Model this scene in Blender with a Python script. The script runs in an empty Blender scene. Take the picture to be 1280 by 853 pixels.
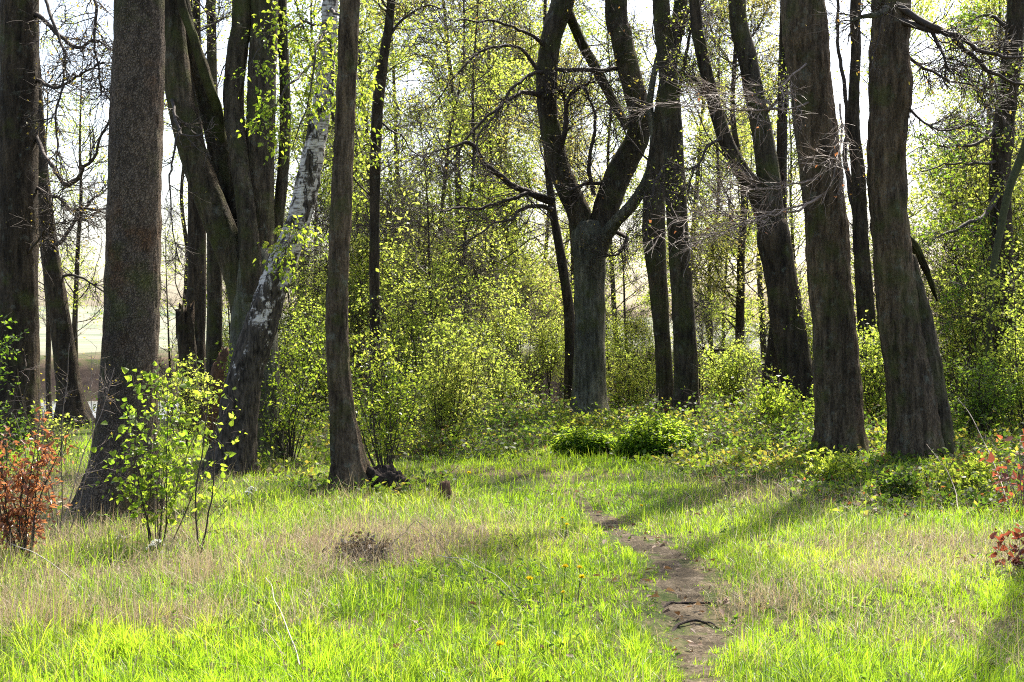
import bpy, math, random
import numpy as np
R = math.radians
SC = bpy.context.scene
COL = SC.collection
F = 1778.0          # focal length of the photograph in its own pixels
EYE = 1.6
CX, CY = 640.0, 426.5
SUN_AZ, SUN_EL = R(25), R(54)

# ------------------------------------------------------------------ numeric helpers
def hash3(i, j, k, seed):
    h = (i.astype(np.int64) * 374761393 + j.astype(np.int64) * 668265263 + k.astype(np.int64) * 2147483647 + seed * 1274126177) & 0xFFFFFFFF
    h = ((h ^ (h >> 13)) * 1274126177) & 0xFFFFFFFF
    h = h ^ (h >> 16)
    return (h & 0xFFFFFF) / float(0xFFFFFF)

def vnoise(x, y, z=None, seed=0):
    """smooth value noise, -1..1"""
    x = np.asarray(x, float); y = np.asarray(y, float)
    z = np.zeros_like(x) if z is None else np.asarray(z, float)
    xi, yi, zi = np.floor(x), np.floor(y), np.floor(z)
    fx, fy, fz = x - xi, y - yi, z - zi
    fx, fy, fz = [f * f * (3 - 2 * f) for f in (fx, fy, fz)]
    o = 0
    for a in (0, 1):
        for b in (0, 1):
            for c in (0, 1):
                w = (fx if a else 1 - fx) * (fy if b else 1 - fy) * (fz if c else 1 - fz)
                o = o + w * hash3(xi + a, yi + b, zi + c, seed)
    return o * 2 - 1

def fbm(x, y, z=None, seed=0, oct=3):
    o, a, f = 0, 1.0, 1.0
    for k in range(oct):
        o = o + a * vnoise(np.asarray(x) * f, np.asarray(y) * f, None if z is None else np.asarray(z) * f, seed + k * 17)
        a *= .5; f *= 2.03
    return o / 1.75

def sstep(a, b, x):
    t = np.clip((np.asarray(x, float) - a) / (b - a), 0, 1)
    return t * t * (3 - 2 * t)

def nrm(v):
    return v / np.maximum(np.linalg.norm(v, axis=-1, keepdims=True), 1e-9)

# ------------------------------------------------------------------ ground
PATH_PX = [(690, 606), (732, 630), (762, 653), (798, 684), (832, 706), (856, 736), (858, 766), (876, 798), (868, 835), (880, 890), (900, 1010), (930, 1300)]
PATH_W = [.08, .13, .22, .32, .24, .33, .32, .27, .20, .16, .14, .12]

def gpx(px, py):
    """pixel -> point of the flat ground"""
    Y = EYE * F / (py - CY)
    return np.array([(px - CX) / F * Y, Y])

def catmull(P, n):
    P = np.asarray(P, float)
    Q = np.vstack([2 * P[0] - P[1], P, 2 * P[-1] - P[-2]])
    m = len(P) - 1
    t = np.linspace(0, m, n)
    i = np.minimum(t.astype(int), m - 1)
    u = (t - i)[:, None]
    a, b, c, d = Q[i], Q[i + 1], Q[i + 2], Q[i + 3]
    return .5 * ((2 * b) + (c - a) * u + (2 * a - 5 * b + 4 * c - d) * u ** 2 + (3 * b - a - 3 * c + d) * u ** 3)

PATHC = catmull([list(gpx(*p)) + [w] for p, w in zip(PATH_PX, PATH_W)], 120)

def path_dist(x, y):
    """distance from the middle of the path over its half width, and the distance in metres"""
    x = np.asarray(x, float); sh = x.shape
    x = x.ravel(); y = np.asarray(y, float).ravel()
    best = np.full(x.shape, 1e9); bw = np.ones_like(x)
    for a in PATHC[::2]:
        d = np.hypot(x - a[0], y - a[1])
        m = d < best
        best[m] = d[m]; bw[m] = a[2] * .5
    return (best / bw).reshape(sh), best.reshape(sh)

def ground(x, y):
    x = np.asarray(x, float); y = np.asarray(y, float)
    near = 1 - sstep(40, 60, y)
    z = near * (.07 * vnoise(x * .22, y * .22, seed=3) + .035 * vnoise(x * .8, y * .8, seed=4))
    z = z + .14 * np.exp(-(((x - 1.0) / 3.2) ** 2 + ((y - 25) / 3.0) ** 2)) + .18 * np.exp(-(((x - 6.5) / 3.0) ** 2 + ((y - 20) / 3.0) ** 2))
    # falls to the water, the far bank, the fields and the hills
    z = z - 1.9 * sstep(27, 53, y)
    z = z + sstep(79.5, 83, y) * (2.75 + .35 * vnoise(x * .12, y * .05, seed=8))
    far = sstep(300, 1300, y)
    z = z + far * (22 + 16 * vnoise(x * .0026, y * .001, seed=9) + 7 * vnoise(x * .008, y * .004, seed=10))
    return z

# ------------------------------------------------------------------ mesh building
class MB:
    def __init__(s):
        s.v = []; s.q = []; s.t = []; s.var = []; s.n = 0
    def add(s, v, q=None, t=None, var=0.5):
        v = np.asarray(v, np.float32).reshape(-1, 3)
        s.v.append(v)
        var = np.broadcast_to(np.asarray(var, np.float32), (len(v),)) if np.ndim(var) == 0 else np.asarray(var, np.float32)
        s.var.append(var)
        if q is not None and len(q): s.q.append(np.asarray(q, np.int64) + s.n)
        if t is not None and len(t): s.t.append(np.asarray(t, np.int64) + s.n)
        s.n += len(v)
    def mesh(s, name, smooth=True, off=None):
        v = np.concatenate(s.v) if s.v else np.zeros((0, 3), np.float32)
        if off is not None: v = v - np.asarray(off, np.float32)
        q = np.concatenate(s.q).ravel() if s.q else np.zeros(0, np.int64)
        t = np.concatenate(s.t).ravel() if s.t else np.zeros(0, np.int64)
        nq, nt = len(q) // 4, len(t) // 3
        me = bpy.data.meshes.new(name)
        me.vertices.add(len(v)); me.vertices.foreach_set('co', v.astype(np.float32).ravel())
        me.loops.add(len(q) + len(t)); me.loops.foreach_set('vertex_index', np.concatenate([q, t]).astype(np.int32))
        me.polygons.add(nq + nt)
        st = np.concatenate([np.arange(nq) * 4, nq * 4 + np.arange(nt) * 3]).astype(np.int32)
        me.polygons.foreach_set('loop_start', st)
        me.polygons.foreach_set('use_smooth', np.full(nq + nt, smooth, bool))
        a = me.attributes.new('var', 'FLOAT', 'POINT')
        a.data.foreach_set('value', np.concatenate(s.var).astype(np.float32))
        me.update(calc_edges=True)
        return me

def link(name, me, mat, parent=None, loc=None):
    o = bpy.data.objects.new(name, me)
    COL.objects.link(o)
    if mat is not None and len(me.materials) == 0: me.materials.append(mat)
    if parent is not None: o.parent = parent
    if loc is not None: o.location = [float(c) for c in loc]
    return o

def tag(o, label, cat, group=None, kind=None):
    if label: o['label'] = label
    if cat: o['category'] = cat
    if group: o['group'] = group
    if kind: o['kind'] = kind
    return o

def empty(name, loc, label, cat, group=None):
    o = bpy.data.objects.new(name, None)
    o.empty_display_size = .2
    COL.objects.link(o); o.location = [float(c) for c in loc]
    return tag(o, label, cat, group)

def structure(o):
    o['kind'] = 'structure'; return o

def copy_thing(src, loc, rz, sc, label, group=None):
    r = src.copy(); COL.objects.link(r)
    r.location = [float(c) for c in loc]; r.rotation_euler = (0, 0, rz); r.scale = (sc, sc, sc)
    r['label'] = label
    if group: r['group'] = group
    for ch in list(src.children):
        c = ch.copy(); COL.objects.link(c); c.parent = r
        for g in list(ch.children):
            d = g.copy(); COL.objects.link(d); d.parent = c
    return r

def tube(mb, path, rad, sides=10, lump=0., ridge=0., flare=0., seed=0, cap=True, ridge_f=9):
    """one tube along a path with bark relief and root flare at its lower end"""
    path = np.asarray(path, float); n = len(path)
    rad = np.asarray(rad, float)
    T = nrm(np.gradient(path, axis=0))
    ref = np.array([.3, .9, .1]) if abs(nrm((path[-1] - path[0])[None])[0, 1]) < .8 else np.array([1., 0, .2])
    U = np.zeros_like(path)
    u = ref
    for i in range(n):
        u = u - T[i] * (u @ T[i]); u = u / max(np.linalg.norm(u), 1e-9); U[i] = u
    W = np.cross(T, U)
    ang = np.linspace(0, 2 * np.pi, sides, endpoint=False)
    s = np.concatenate([[0], np.cumsum(np.linalg.norm(np.diff(path, axis=0), axis=1))])
    A, S = np.meshgrid(ang, s)
    rr = np.repeat(rad[:, None], sides, 1)
    ca, sa = np.cos(A), np.sin(A)
    if lump: rr = rr * (1 - .45 * lump + lump * fbm(ca * 1.3 + 7, sa * 1.3, S * 1.6, seed=seed))
    if ridge: rr = rr + ridge * np.abs(vnoise(ca * ridge_f, sa * ridge_f, S * 3.2, seed=seed + 5)) + .5 * ridge * vnoise(ca * ridge_f * 2.1, sa * ridge_f * 2.1, S * 9, seed=seed + 6) - .85 * ridge
    if flare:
        k = 5 + seed % 3
        f = np.exp(-np.maximum(S - .1, 0) / (.30 + .25 * rad[0]))
        rr = rr * (1 + flare * f * (.35 + .65 * np.maximum(0, np.cos(k * A + seed + .8 * np.sin(A * 2 + seed))) ** 1.5))
    V = path[:, None, :] + rr[..., None] * (ca[..., None] * U[:, None, :] + sa[..., None] * W[:, None, :])
    i = np.arange(n - 1)[:, None] * sides
    j = np.arange(sides)[None, :]; j2 = (j + 1) % sides
    q = np.stack([i + j, i + j2, i + sides + j2, i + sides + j], -1).reshape(-1, 4)
    v = V.reshape(-1, 3)
    t = None
    if cap:
        c = path[-1] + T[-1] * rad[-1] * .3
        v = np.vstack([v, c]); b = (n - 1) * sides
        t = np.stack([b + np.arange(sides), b + (np.arange(sides) + 1) % sides, np.full(sides, n * sides)], -1)
    mb.add(v, q, t)

def tubes(mb, paths, r0, r1, sides=3, var=None):
    """many thin tubes at once: paths B x n x 3"""
    B, n, _ = paths.shape
    if B == 0: return
    T = nrm(np.gradient(paths, axis=1))
    d = nrm(paths[:, -1] - paths[:, 0])
    ref = np.where(np.abs(d[:, 2:3]) < .8, np.array([[0, 0, 1.]]), np.array([[1., 0, 0]]))
    U = nrm(np.cross(T, ref[:, None, :])); W = np.cross(T, U)
    t = np.linspace(0, 1, n)[None]
    rr = r0[:, None] * (1 - t) + r1[:, None] * t
    a = np.linspace(0, 2 * np.pi, sides, endpoint=False)
    V = paths[:, :, None, :] + rr[:, :, None, None] * (np.cos(a)[None, None, :, None] * U[:, :, None, :] + np.sin(a)[None, None, :, None] * W[:, :, None, :])
    b = np.arange(B)[:, None, None] * n * sides; i = np.arange(n - 1)[None, :, None] * sides; j = np.arange(sides)[None, None, :]; j2 = (j + 1) % sides
    q = np.stack([b + i + j, b + i + j2, b + i + sides + j2, b + i + sides + j], -1).reshape(-1, 4)
    vv = .5 if var is None else np.repeat(var, n * sides)
    mb.add(V.reshape(-1, 3), q, None, vv)

def grow(st, dr, ln, n, rng, wob=.15, up=0.0, zflat=1.0):
    B = len(st)
    P = np.zeros((B, n, 3)); p = st.copy(); d = nrm(dr.copy())
    for i in range(n):
        P[:, i] = p
        p = p + d * (ln / (n - 1))[:, None]
        w = rng.normal(0, wob, (B, 3)); w[:, 2] *= zflat
        d = d + w; d[:, 2] += up
        d = nrm(d)
    return P

def spawn(P, per, rng, t0=.2, t1=1., ang=.8, asd=.2, flat=1.0):
    """start points, directions, parent index and place along the parent of `per` children of each path"""
    B, n, _ = P.shape
    idx = np.repeat(np.arange(B), per)
    t = rng.uniform(t0, t1, len(idx))
    f = t * (n - 1); i = np.minimum(f.astype(int), n - 2); u = (f - i)[:, None]
    pos = P[idx, i] * (1 - u) + P[idx, i + 1] * u
    tan = nrm(P[idx, i + 1] - P[idx, i])
    rnd = rng.normal(0, 1, (len(idx), 3)); rnd[:, 2] *= flat
    per_ = nrm(rnd - tan * (rnd * tan).sum(1, keepdims=True))
    a = np.clip(rng.normal(ang, asd, len(idx)), .1, 1.6)[:, None]
    return pos, nrm(np.cos(a) * tan + np.sin(a) * per_), idx, t

def leaves(mb, pos, axis, size, rng, shape='far', upbias=.6, var=None, width=.6):
    N = len(pos)
    if N == 0: return
    axis = nrm(axis)
    nr = rng.normal(0, 1, (N, 3)); nr[:, 2] += upbias * 2
    nr = nrm(nr - axis * (nr * axis).sum(1, keepdims=True))
    sd = np.cross(axis, nr)
    L = size[:, None]; w = L * width * .5
    var = rng.uniform(0, 1, N) if var is None else var
    if shape == 'far':
        fold = nr * L * .12
        V = np.stack([pos, pos + axis * L * .45 + sd * w + fold, pos + axis * L, pos + axis * L * .45 - sd * w + fold], 1)
        q = np.arange(N * 4).reshape(-1, 4)
        mb.add(V.reshape(-1, 3), q, None, np.repeat(var, 4))
    else:
        f1 = nr * L * rng.uniform(.04, .26, (N, 1)); curl = nr * L * rng.uniform(-.45, .15, (N, 1))
        st = pos + axis * L * .15
        V = np.stack([st, st + axis * L * .22 + sd * w + f1, st + axis * L * .58 + sd * w * .78 + f1 * .9 + curl * .4, st + axis * L + curl,
                      st + axis * L * .58 - sd * w * .78 + f1 * .9 + curl * .4, st + axis * L * .22 - sd * w + f1], 1)
        b = np.arange(N)[:, None] * 6
        q = np.concatenate([b + np.array([[0, 1, 2, 3]]), b + np.array([[0, 3, 4, 5]])])
        mb.add(V.reshape(-1, 3), q, None, np.repeat(var, 6))

def at(px, py, Y):
    return np.array([(px - CX) / F * Y, Y, EYE - (py - CY) / F * Y])

# ------------------------------------------------------------------ materials
def new_mat(name):
    m = bpy.data.materials.new(name); m.use_nodes = True
    nt = m.node_tree; nt.nodes.clear()
    out = nt.nodes.new('ShaderNodeOutputMaterial')
    return m, nt, out

def ramp(nt, fac, stops):
    n = nt.nodes.new('ShaderNodeValToRGB')
    e = n.color_ramp.elements
    while len(e) < len(stops): e.new(.5)
    for el, (p, c) in zip(e, stops):
        el.position = p; el.color = (*c, 1)
    nt.links.new(fac, n.inputs['Fac'])
    return n.outputs['Color']

def noise_tex(nt, vec, scale, detail=4, rough=.55, mapscale=None):
    if mapscale is not None:
        mp = nt.nodes.new('ShaderNodeMapping'); mp.inputs['Scale'].default_value = mapscale
        nt.links.new(vec, mp.inputs['Vector']); vec = mp.outputs['Vector']
    n = nt.nodes.new('ShaderNodeTexNoise'); n.inputs['Scale'].default_value = scale
    n.inputs['Detail'].default_value = detail; n.inputs['Roughness'].default_value = rough
    nt.links.new(vec, n.inputs['Vector'])
    return n.outputs['Fac']

def mixc(nt, fac, a, b, mode='MIX'):
    n = nt.nodes.new('ShaderNodeMix'); n.data_type = 'RGBA'; n.blend_type = mode
    for sock, val in ((n.inputs['Factor'], fac), (n.inputs['A'], a), (n.inputs['B'], b)):
        pass
    ins = [n.inputs[0], n.inputs[6], n.inputs[7]]
    for sock, val in zip(ins, (fac, a, b)):
        if hasattr(val, 'is_linked'): nt.links.new(val, sock)
        elif isinstance(val, (int, float)): sock.default_value = val
        else: sock.default_value = (*val, 1)
    return n.outputs[2]

def coords(nt, kind='Object'):
    return nt.nodes.new('ShaderNodeTexCoord').outputs[kind]

def leaf_mat(name, stops, tstops, trans=.5, rough=.45, spec=.30):
    m, nt, out = new_mat(name)
    at_ = nt.nodes.new('ShaderNodeAttribute'); at_.attribute_name = 'var'
    c = ramp(nt, at_.outputs['Fac'], stops)
    c2 = ramp(nt, at_.outputs['Fac'], tstops)
    p = nt.nodes.new('ShaderNodeBsdfPrincipled'); p.inputs['Roughness'].default_value = rough
    p.inputs['Specular IOR Level'].default_value = spec
    nt.links.new(c, p.inputs['Base Color'])
    t = nt.nodes.new('ShaderNodeBsdfTranslucent'); nt.links.new(c2, t.inputs['Color'])
    mx = nt.nodes.new('ShaderNodeMixShader'); mx.inputs[0].default_value = trans
    nt.links.new(p.outputs[0], mx.inputs[1]); nt.links.new(t.outputs[0], mx.inputs[2])
    nt.links.new(mx.outputs[0], out.inputs['Surface'])
    return m

def bump(nt, h, strength, dist, prev=None):
    b = nt.nodes.new('ShaderNodeBump'); b.inputs['Strength'].default_value = strength; b.inputs['Distance'].default_value = dist
    nt.links.new(h, b.inputs['Height'])
    if prev is not None: nt.links.new(prev, b.inputs['Normal'])
    return b.outputs['Normal']

def bark_mat(name, dark, light, kind='ridge', moss=0.0, lichen=0.0, scale=1.0):
    m, nt, out = new_mat(name)
    co = coords(nt)
    p = nt.nodes.new('ShaderNodeBsdfPrincipled'); p.inputs['Roughness'].default_value = .88
    p.inputs['Specular IOR Level'].default_value = .2
    if kind == 'ridge':
        h = noise_tex(nt, co, 16 * scale, 5, .6, (1, 1, .16))
        h2 = noise_tex(nt, co, 60 * scale, 3, .6, (1, 1, .4))
        hh = mixc(nt, .35, h, h2)
        c = ramp(nt, hh, [(.36, dark), (.50, tuple((a + b) / 2 for a, b in zip(dark, light))), (.64, tuple(x * 1.25 for x in light))])
        nb = bump(nt, hh, 1.0, .10)
    elif kind == 'plate':
        wob = noise_tex(nt, co, 9, 3, .6)
        mp = nt.nodes.new('ShaderNodeMapping'); mp.inputs['Scale'].default_value = (1, 1, .62)
        nt.links.new(co, mp.inputs['Vector'])
        ad = nt.nodes.new('ShaderNodeVectorMath'); ad.operation = 'ADD'
        sc_ = nt.nodes.new('ShaderNodeVectorMath'); sc_.operation = 'SCALE'; sc_.inputs['Scale'].default_value = .11
        cmb = nt.nodes.new('ShaderNodeCombineXYZ')
        for k in range(3): nt.links.new(wob, cmb.inputs[k])
        nt.links.new(cmb.outputs[0], sc_.inputs[0]); nt.links.new(mp.outputs[0], ad.inputs[0]); nt.links.new(sc_.outputs[0], ad.inputs[1])
        v = nt.nodes.new('ShaderNodeTexVoronoi'); v.feature = 'DISTANCE_TO_EDGE'; v.inputs['Scale'].default_value = 30 * scale
        v2 = nt.nodes.new('ShaderNodeTexVoronoi'); v2.inputs['Scale'].default_value = 30 * scale
        nt.links.new(ad.outputs[0], v.inputs['Vector']); nt.links.new(ad.outputs[0], v2.inputs['Vector'])
        edge = ramp(nt, mixc(nt, .45, v.outputs['Distance'], noise_tex(nt, co, 34, 5, .7, (1, 1, .35))), [(.14, (0, 0, 0)), (.34, (1, 1, 1))])
        fine = noise_tex(nt, co, 90, 4, .65)
        sep = nt.nodes.new('ShaderNodeSeparateColor'); nt.links.new(v2.outputs['Color'], sep.inputs[0])
        plate = mixc(nt, sep.outputs[0], tuple(x * .75 for x in light), tuple(x * 1.25 for x in light))
        plate = mixc(nt, fine, plate, tuple(x * 1.5 for x in light))
        c = mixc(nt, edge, dark, plate)
        big = noise_tex(nt, co, 2.2, 3, .6)
        rd = ramp(nt, big, [(.52, (0, 0, 0)), (.66, (1, 1, 1))])
        c = mixc(nt, rd, c, mixc(nt, edge, dark, tuple(a * b for a, b in zip(light, (1.15, .85, .62)))))
        nb = bump(nt, edge, 1.0, .02); nb = bump(nt, fine, .5, .012, nb)
    elif kind == 'birch':
        # white bark broken by black rugged patches that take over low down
        h = noise_tex(nt, co, 7.5, 8, .68, (1, 1, .55))
        sx = nt.nodes.new('ShaderNodeSeparateXYZ'); nt.links.new(co, sx.inputs[0])
        mr = nt.nodes.new('ShaderNodeMapRange'); mr.inputs['From Min'].default_value = .5; mr.inputs['From Max'].default_value = 2.7
        mr.inputs['To Min'].default_value = -.23; mr.inputs['To Max'].default_value = -.006
        nt.links.new(sx.outputs['Z'], mr.inputs['Value'])
        sm = nt.nodes.new('ShaderNodeMath'); sm.operation = 'ADD'; nt.links.new(h, sm.inputs[0]); nt.links.new(mr.outputs[0], sm.inputs[1])
        msk = ramp(nt, sm.outputs[0], [(.455, (0, 0, 0)), (.505, (1, 1, 1))])
        fine = noise_tex(nt, co, 30, 4, .6, (1, 1, .25))
        lines = noise_tex(nt, co, 34, 2, .5, (.25, .25, 1.3))
        white = ramp(nt, lines, [(.36, (.12, .095, .075)), (.45, (.50, .44, .38)), (.6, light)])
        blk = ramp(nt, fine, [(.35, dark), (.65, (.10, .08, .06))])
        c = mixc(nt, msk, blk, white)
        nb = bump(nt, fine, .9, .03); nb = bump(nt, msk, .4, -.01, nb)
    if kind != 'birch':
        lo = noise_tex(nt, co, 1.5, 4, .6, (1, 1, .55))
        c = mixc(nt, 1.0, c, ramp(nt, lo, [(.32, (.50, .50, .50)), (.5, (.82, .80, .78)), (.68, (1.15, 1.08, .98))]), 'MULTIPLY')
    if lichen:
        l = ramp(nt, noise_tex(nt, co, 7, 5, .65), [(.60 - lichen * .1, (0, 0, 0)), (.70, (1, 1, 1))])
        c = mixc(nt, mixc(nt, .35, (0, 0, 0), l), c, (.24, .26, .20))
    if moss:
        g = ramp(nt, noise_tex(nt, co, 2.6, 5, .62), [(.62 - moss * .25, (0, 0, 0)), (.80 - moss * .2, (1, 1, 1))])
        c = mixc(nt, mixc(nt, .75, (0, 0, 0), g), c, mixc(nt, noise_tex(nt, co, 120, 2), (.035, .045, .010), (.12, .13, .03)))
    nt.links.new(c, p.inputs['Base Color']); nt.links.new(nb, p.inputs['Normal'])
    nt.links.new(p.outputs[0], out.inputs['Surface'])
    return m

def plain_mat(name, a, b, scale=20, rough=.8, bumpd=.01, spec=.3):
    m, nt, out = new_mat(name)
    co = coords(nt)
    f = noise_tex(nt, co, scale, 5, .6)
    p = nt.nodes.new('ShaderNodeBsdfPrincipled'); p.inputs['Roughness'].default_value = rough
    p.inputs['Specular IOR Level'].default_value = spec
    nt.links.new(ramp(nt, f, [(.3, a), (.7, b)]), p.inputs['Base Color'])
    if bumpd: nt.links.new(bump(nt, f, .8, bumpd), p.inputs['Normal'])
    nt.links.new(p.outputs[0], out.inputs['Surface'])
    return m

M = {}
M['pine'] = bark_mat('scaly_bark', (.030, .022, .016), (.135, .105, .078), 'plate', moss=.45, scale=1.7)
M['ridge'] = bark_mat('ridged_brown_bark', (.026, .018, .011), (.190, .140, .088), 'ridge', moss=.46, lichen=.45)
M['ridge_dark'] = bark_mat('dark_ridged_bark', (.015, .011, .007), (.098, .074, .049), 'ridge', moss=.32, lichen=.2)
M['grey'] = bark_mat('grey_green_bark', (.040, .038, .027), (.220, .210, .150), 'ridge', moss=.50, lichen=.6)
M['mossy'] = bark_mat('mossy_dark_bark', (.018, .014, .009), (.125, .100, .066), 'ridge', moss=.62, lichen=.3)
M['moss'] = bark_mat('moss_covered_bark', (.020, .018, .008), (.09, .075, .04), 'ridge', moss=1.0)
M['birch'] = bark_mat('birch_bark', (.014, .011, .008), (.66, .60, .53), 'birch')
M['twig'] = plain_mat('dark_twig', (.030, .022, .016), (.075, .056, .042), 30, .7, 0)
M['twig_pale'] = plain_mat('pale_pinkish_twig', (.10, .07, .052), (.26, .195, .15), 30, .6, 0, .5)
M['cane'] = plain_mat('bramble_cane', (.06, .04, .03), (.16, .11, .08), 30, .7, 0)
M['twig_green'] = plain_mat('green_stem', (.030, .034, .013), (.085, .09, .035), 22, .8, .01)
M['wood'] = plain_mat('bleached_wood', (.30, .26, .21), (.52, .47, .40), 40, .8, .004)
M['rot'] = plain_mat('rotten_wood', (.012, .009, .007), (.06, .042, .03), 25, .95, .03)
M['rust_wood'] = plain_mat('torn_wood', (.04, .022, .012), (.15, .078, .042), 22, .9, .02)

LEAF = {}
def G(k, t=1.0): return [(p, tuple(x * t for x in c)) for p, c in k]
_spring = [(0, (.055, .095, .014)), (.5, (.085, .135, .018)), (1, (.13, .17, .028))]
_springT = [(0, (.36, .52, .05)), (.5, (.56, .67, .085)), (1, (.74, .76, .16))]
LEAF['spring'] = leaf_mat('spring_leaf', _spring, _springT, .64)
LEAF['yellow'] = leaf_mat('yellow_spring_leaf', [(0, (.065, .11, .016)), (.5, (.10, .15, .024)), (1, (.15, .175, .035))], [(0, (.38, .53, .06)), (.5, (.55, .66, .09)), (1, (.74, .74, .16))], .64)
LEAF['olive'] = leaf_mat('olive_young_leaf', [(0, (.07, .075, .025)), (1, (.13, .12, .045))], [(0, (.44, .48, .08)), (.6, (.62, .60, .14)), (1, (.70, .58, .20))], .62)
LEAF['green'] = leaf_mat('green_leaf', [(0, (.035, .075, .014)), (.6, (.055, .105, .018)), (1, (.09, .135, .03))], [(0, (.16, .30, .02)), (.6, (.26, .44, .03)), (1, (.42, .52, .05))], .52)
LEAF['sapling'] = leaf_mat('fresh_sapling_leaf', [(0, (.075, .125, .014)), (.5, (.11, .165, .02)), (1, (.17, .20, .04))], [(0, (.26, .44, .03)), (.5, (.46, .62, .045)), (1, (.68, .72, .10))], .58, .38)
LEAF['bramble'] = leaf_mat('bramble_leaf', [(0, (.10, .065, .035)), (.16, (.035, .060, .016)), (.7, (.06, .095, .022)), (.93, (.10, .12, .03)), (1, (.24, .09, .035))],
                           [(0, (.16, .09, .04)), (.16, (.10, .21, .02)), (.6, (.25, .39, .03)), (.93, (.52, .56, .06)), (1, (.55, .20, .06))], .5, .5, .22)
LEAF['nettle'] = leaf_mat('nettle_leaf', [(0, (.04, .085, .014)), (1, (.08, .14, .02))], [(0, (.30, .50, .03)), (1, (.58, .72, .06))], .6)
LEAF['beech'] = leaf_mat('dead_beech_leaf', [(0, (.16, .06, .03)), (.6, (.30, .115, .055)), (1, (.42, .23, .13))], [(0, (.38, .13, .045)), (.6, (.60, .25, .09)), (1, (.70, .42, .22))], .45, .4, .5)
LEAF['copper'] = leaf_mat('copper_leaf', [(0, (.09, .026, .016)), (1, (.22, .07, .04))], [(0, (.22, .05, .025)), (1, (.48, .13, .06))], .45, .4, .5)
LEAF['dead'] = leaf_mat('dead_leaf', [(0, (.03, .028, .012)), (.7, (.07, .05, .03)), (1, (.34, .27, .19))], [(0, (.03, .04, .01)), (1, (.16, .10, .05))], .25, .5)
LEAF['bud'] = leaf_mat('opening_bud', [(0, (.15, .10, .025)), (.5, (.16, .14, .03)), (1, (.22, .12, .05))], [(0, (.42, .30, .05)), (.5, (.46, .42, .06)), (1, (.5, .24, .07))])
LEAF['grass'] = leaf_mat('grass_blade', [(0, (.045, .10, .010)), (.5, (.085, .145, .014)), (1, (.15, .185, .028))], [(0, (.16, .36, .014)), (.5, (.35, .57, .02)), (1, (.58, .65, .06))], .58, .42, .35)
LEAF['straw'] = leaf_mat('dry_grass_blade', [(0, (.20, .145, .085)), (.5, (.30, .235, .145)), (1, (.42, .35, .22))], [(0, (.30, .21, .11)), (.5, (.44, .34, .19)), (1, (.56, .47, .29))], .4, .5, .3)
LEAF['petal'] = leaf_mat('yellow_petal', [(0, (.80, .62, .015)), (1, (.88, .74, .03))], [(0, (.80, .62, .015)), (1, (.88, .74, .03))], .3)
# ------------------------------------------------------------------ trees
def resample(P, n):
    P = np.asarray(P, float)
    s = np.concatenate([[0], np.cumsum(np.linalg.norm(np.diff(P[:, :3], axis=0), axis=1))])
    t = np.linspace(0, s[-1], n)
    return np.stack([np.interp(t, s, P[:, k]) for k in range(P.shape[1])], 1)

def px_path(pts, Y, n=None, step=.10):
    """pixel polyline (px, py, width px[, depth offset]) at distance Y -> smooth n x 4 (x, y, z, radius)"""
    A = []
    for p in pts:
        yy = Y + (p[3] if len(p) > 3 else 0)
        A.append(list(at(p[0], p[1], yy)) + [p[2] * .5 * yy / F])
    C = catmull(A, max(40, len(A) * 14))
    C[:, 3] = np.maximum(C[:, 3], .002)
    L = np.linalg.norm(np.diff(C[:, :3], axis=0), axis=1).sum()
    return resample(C, n or max(6, int(L / step)))

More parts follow.
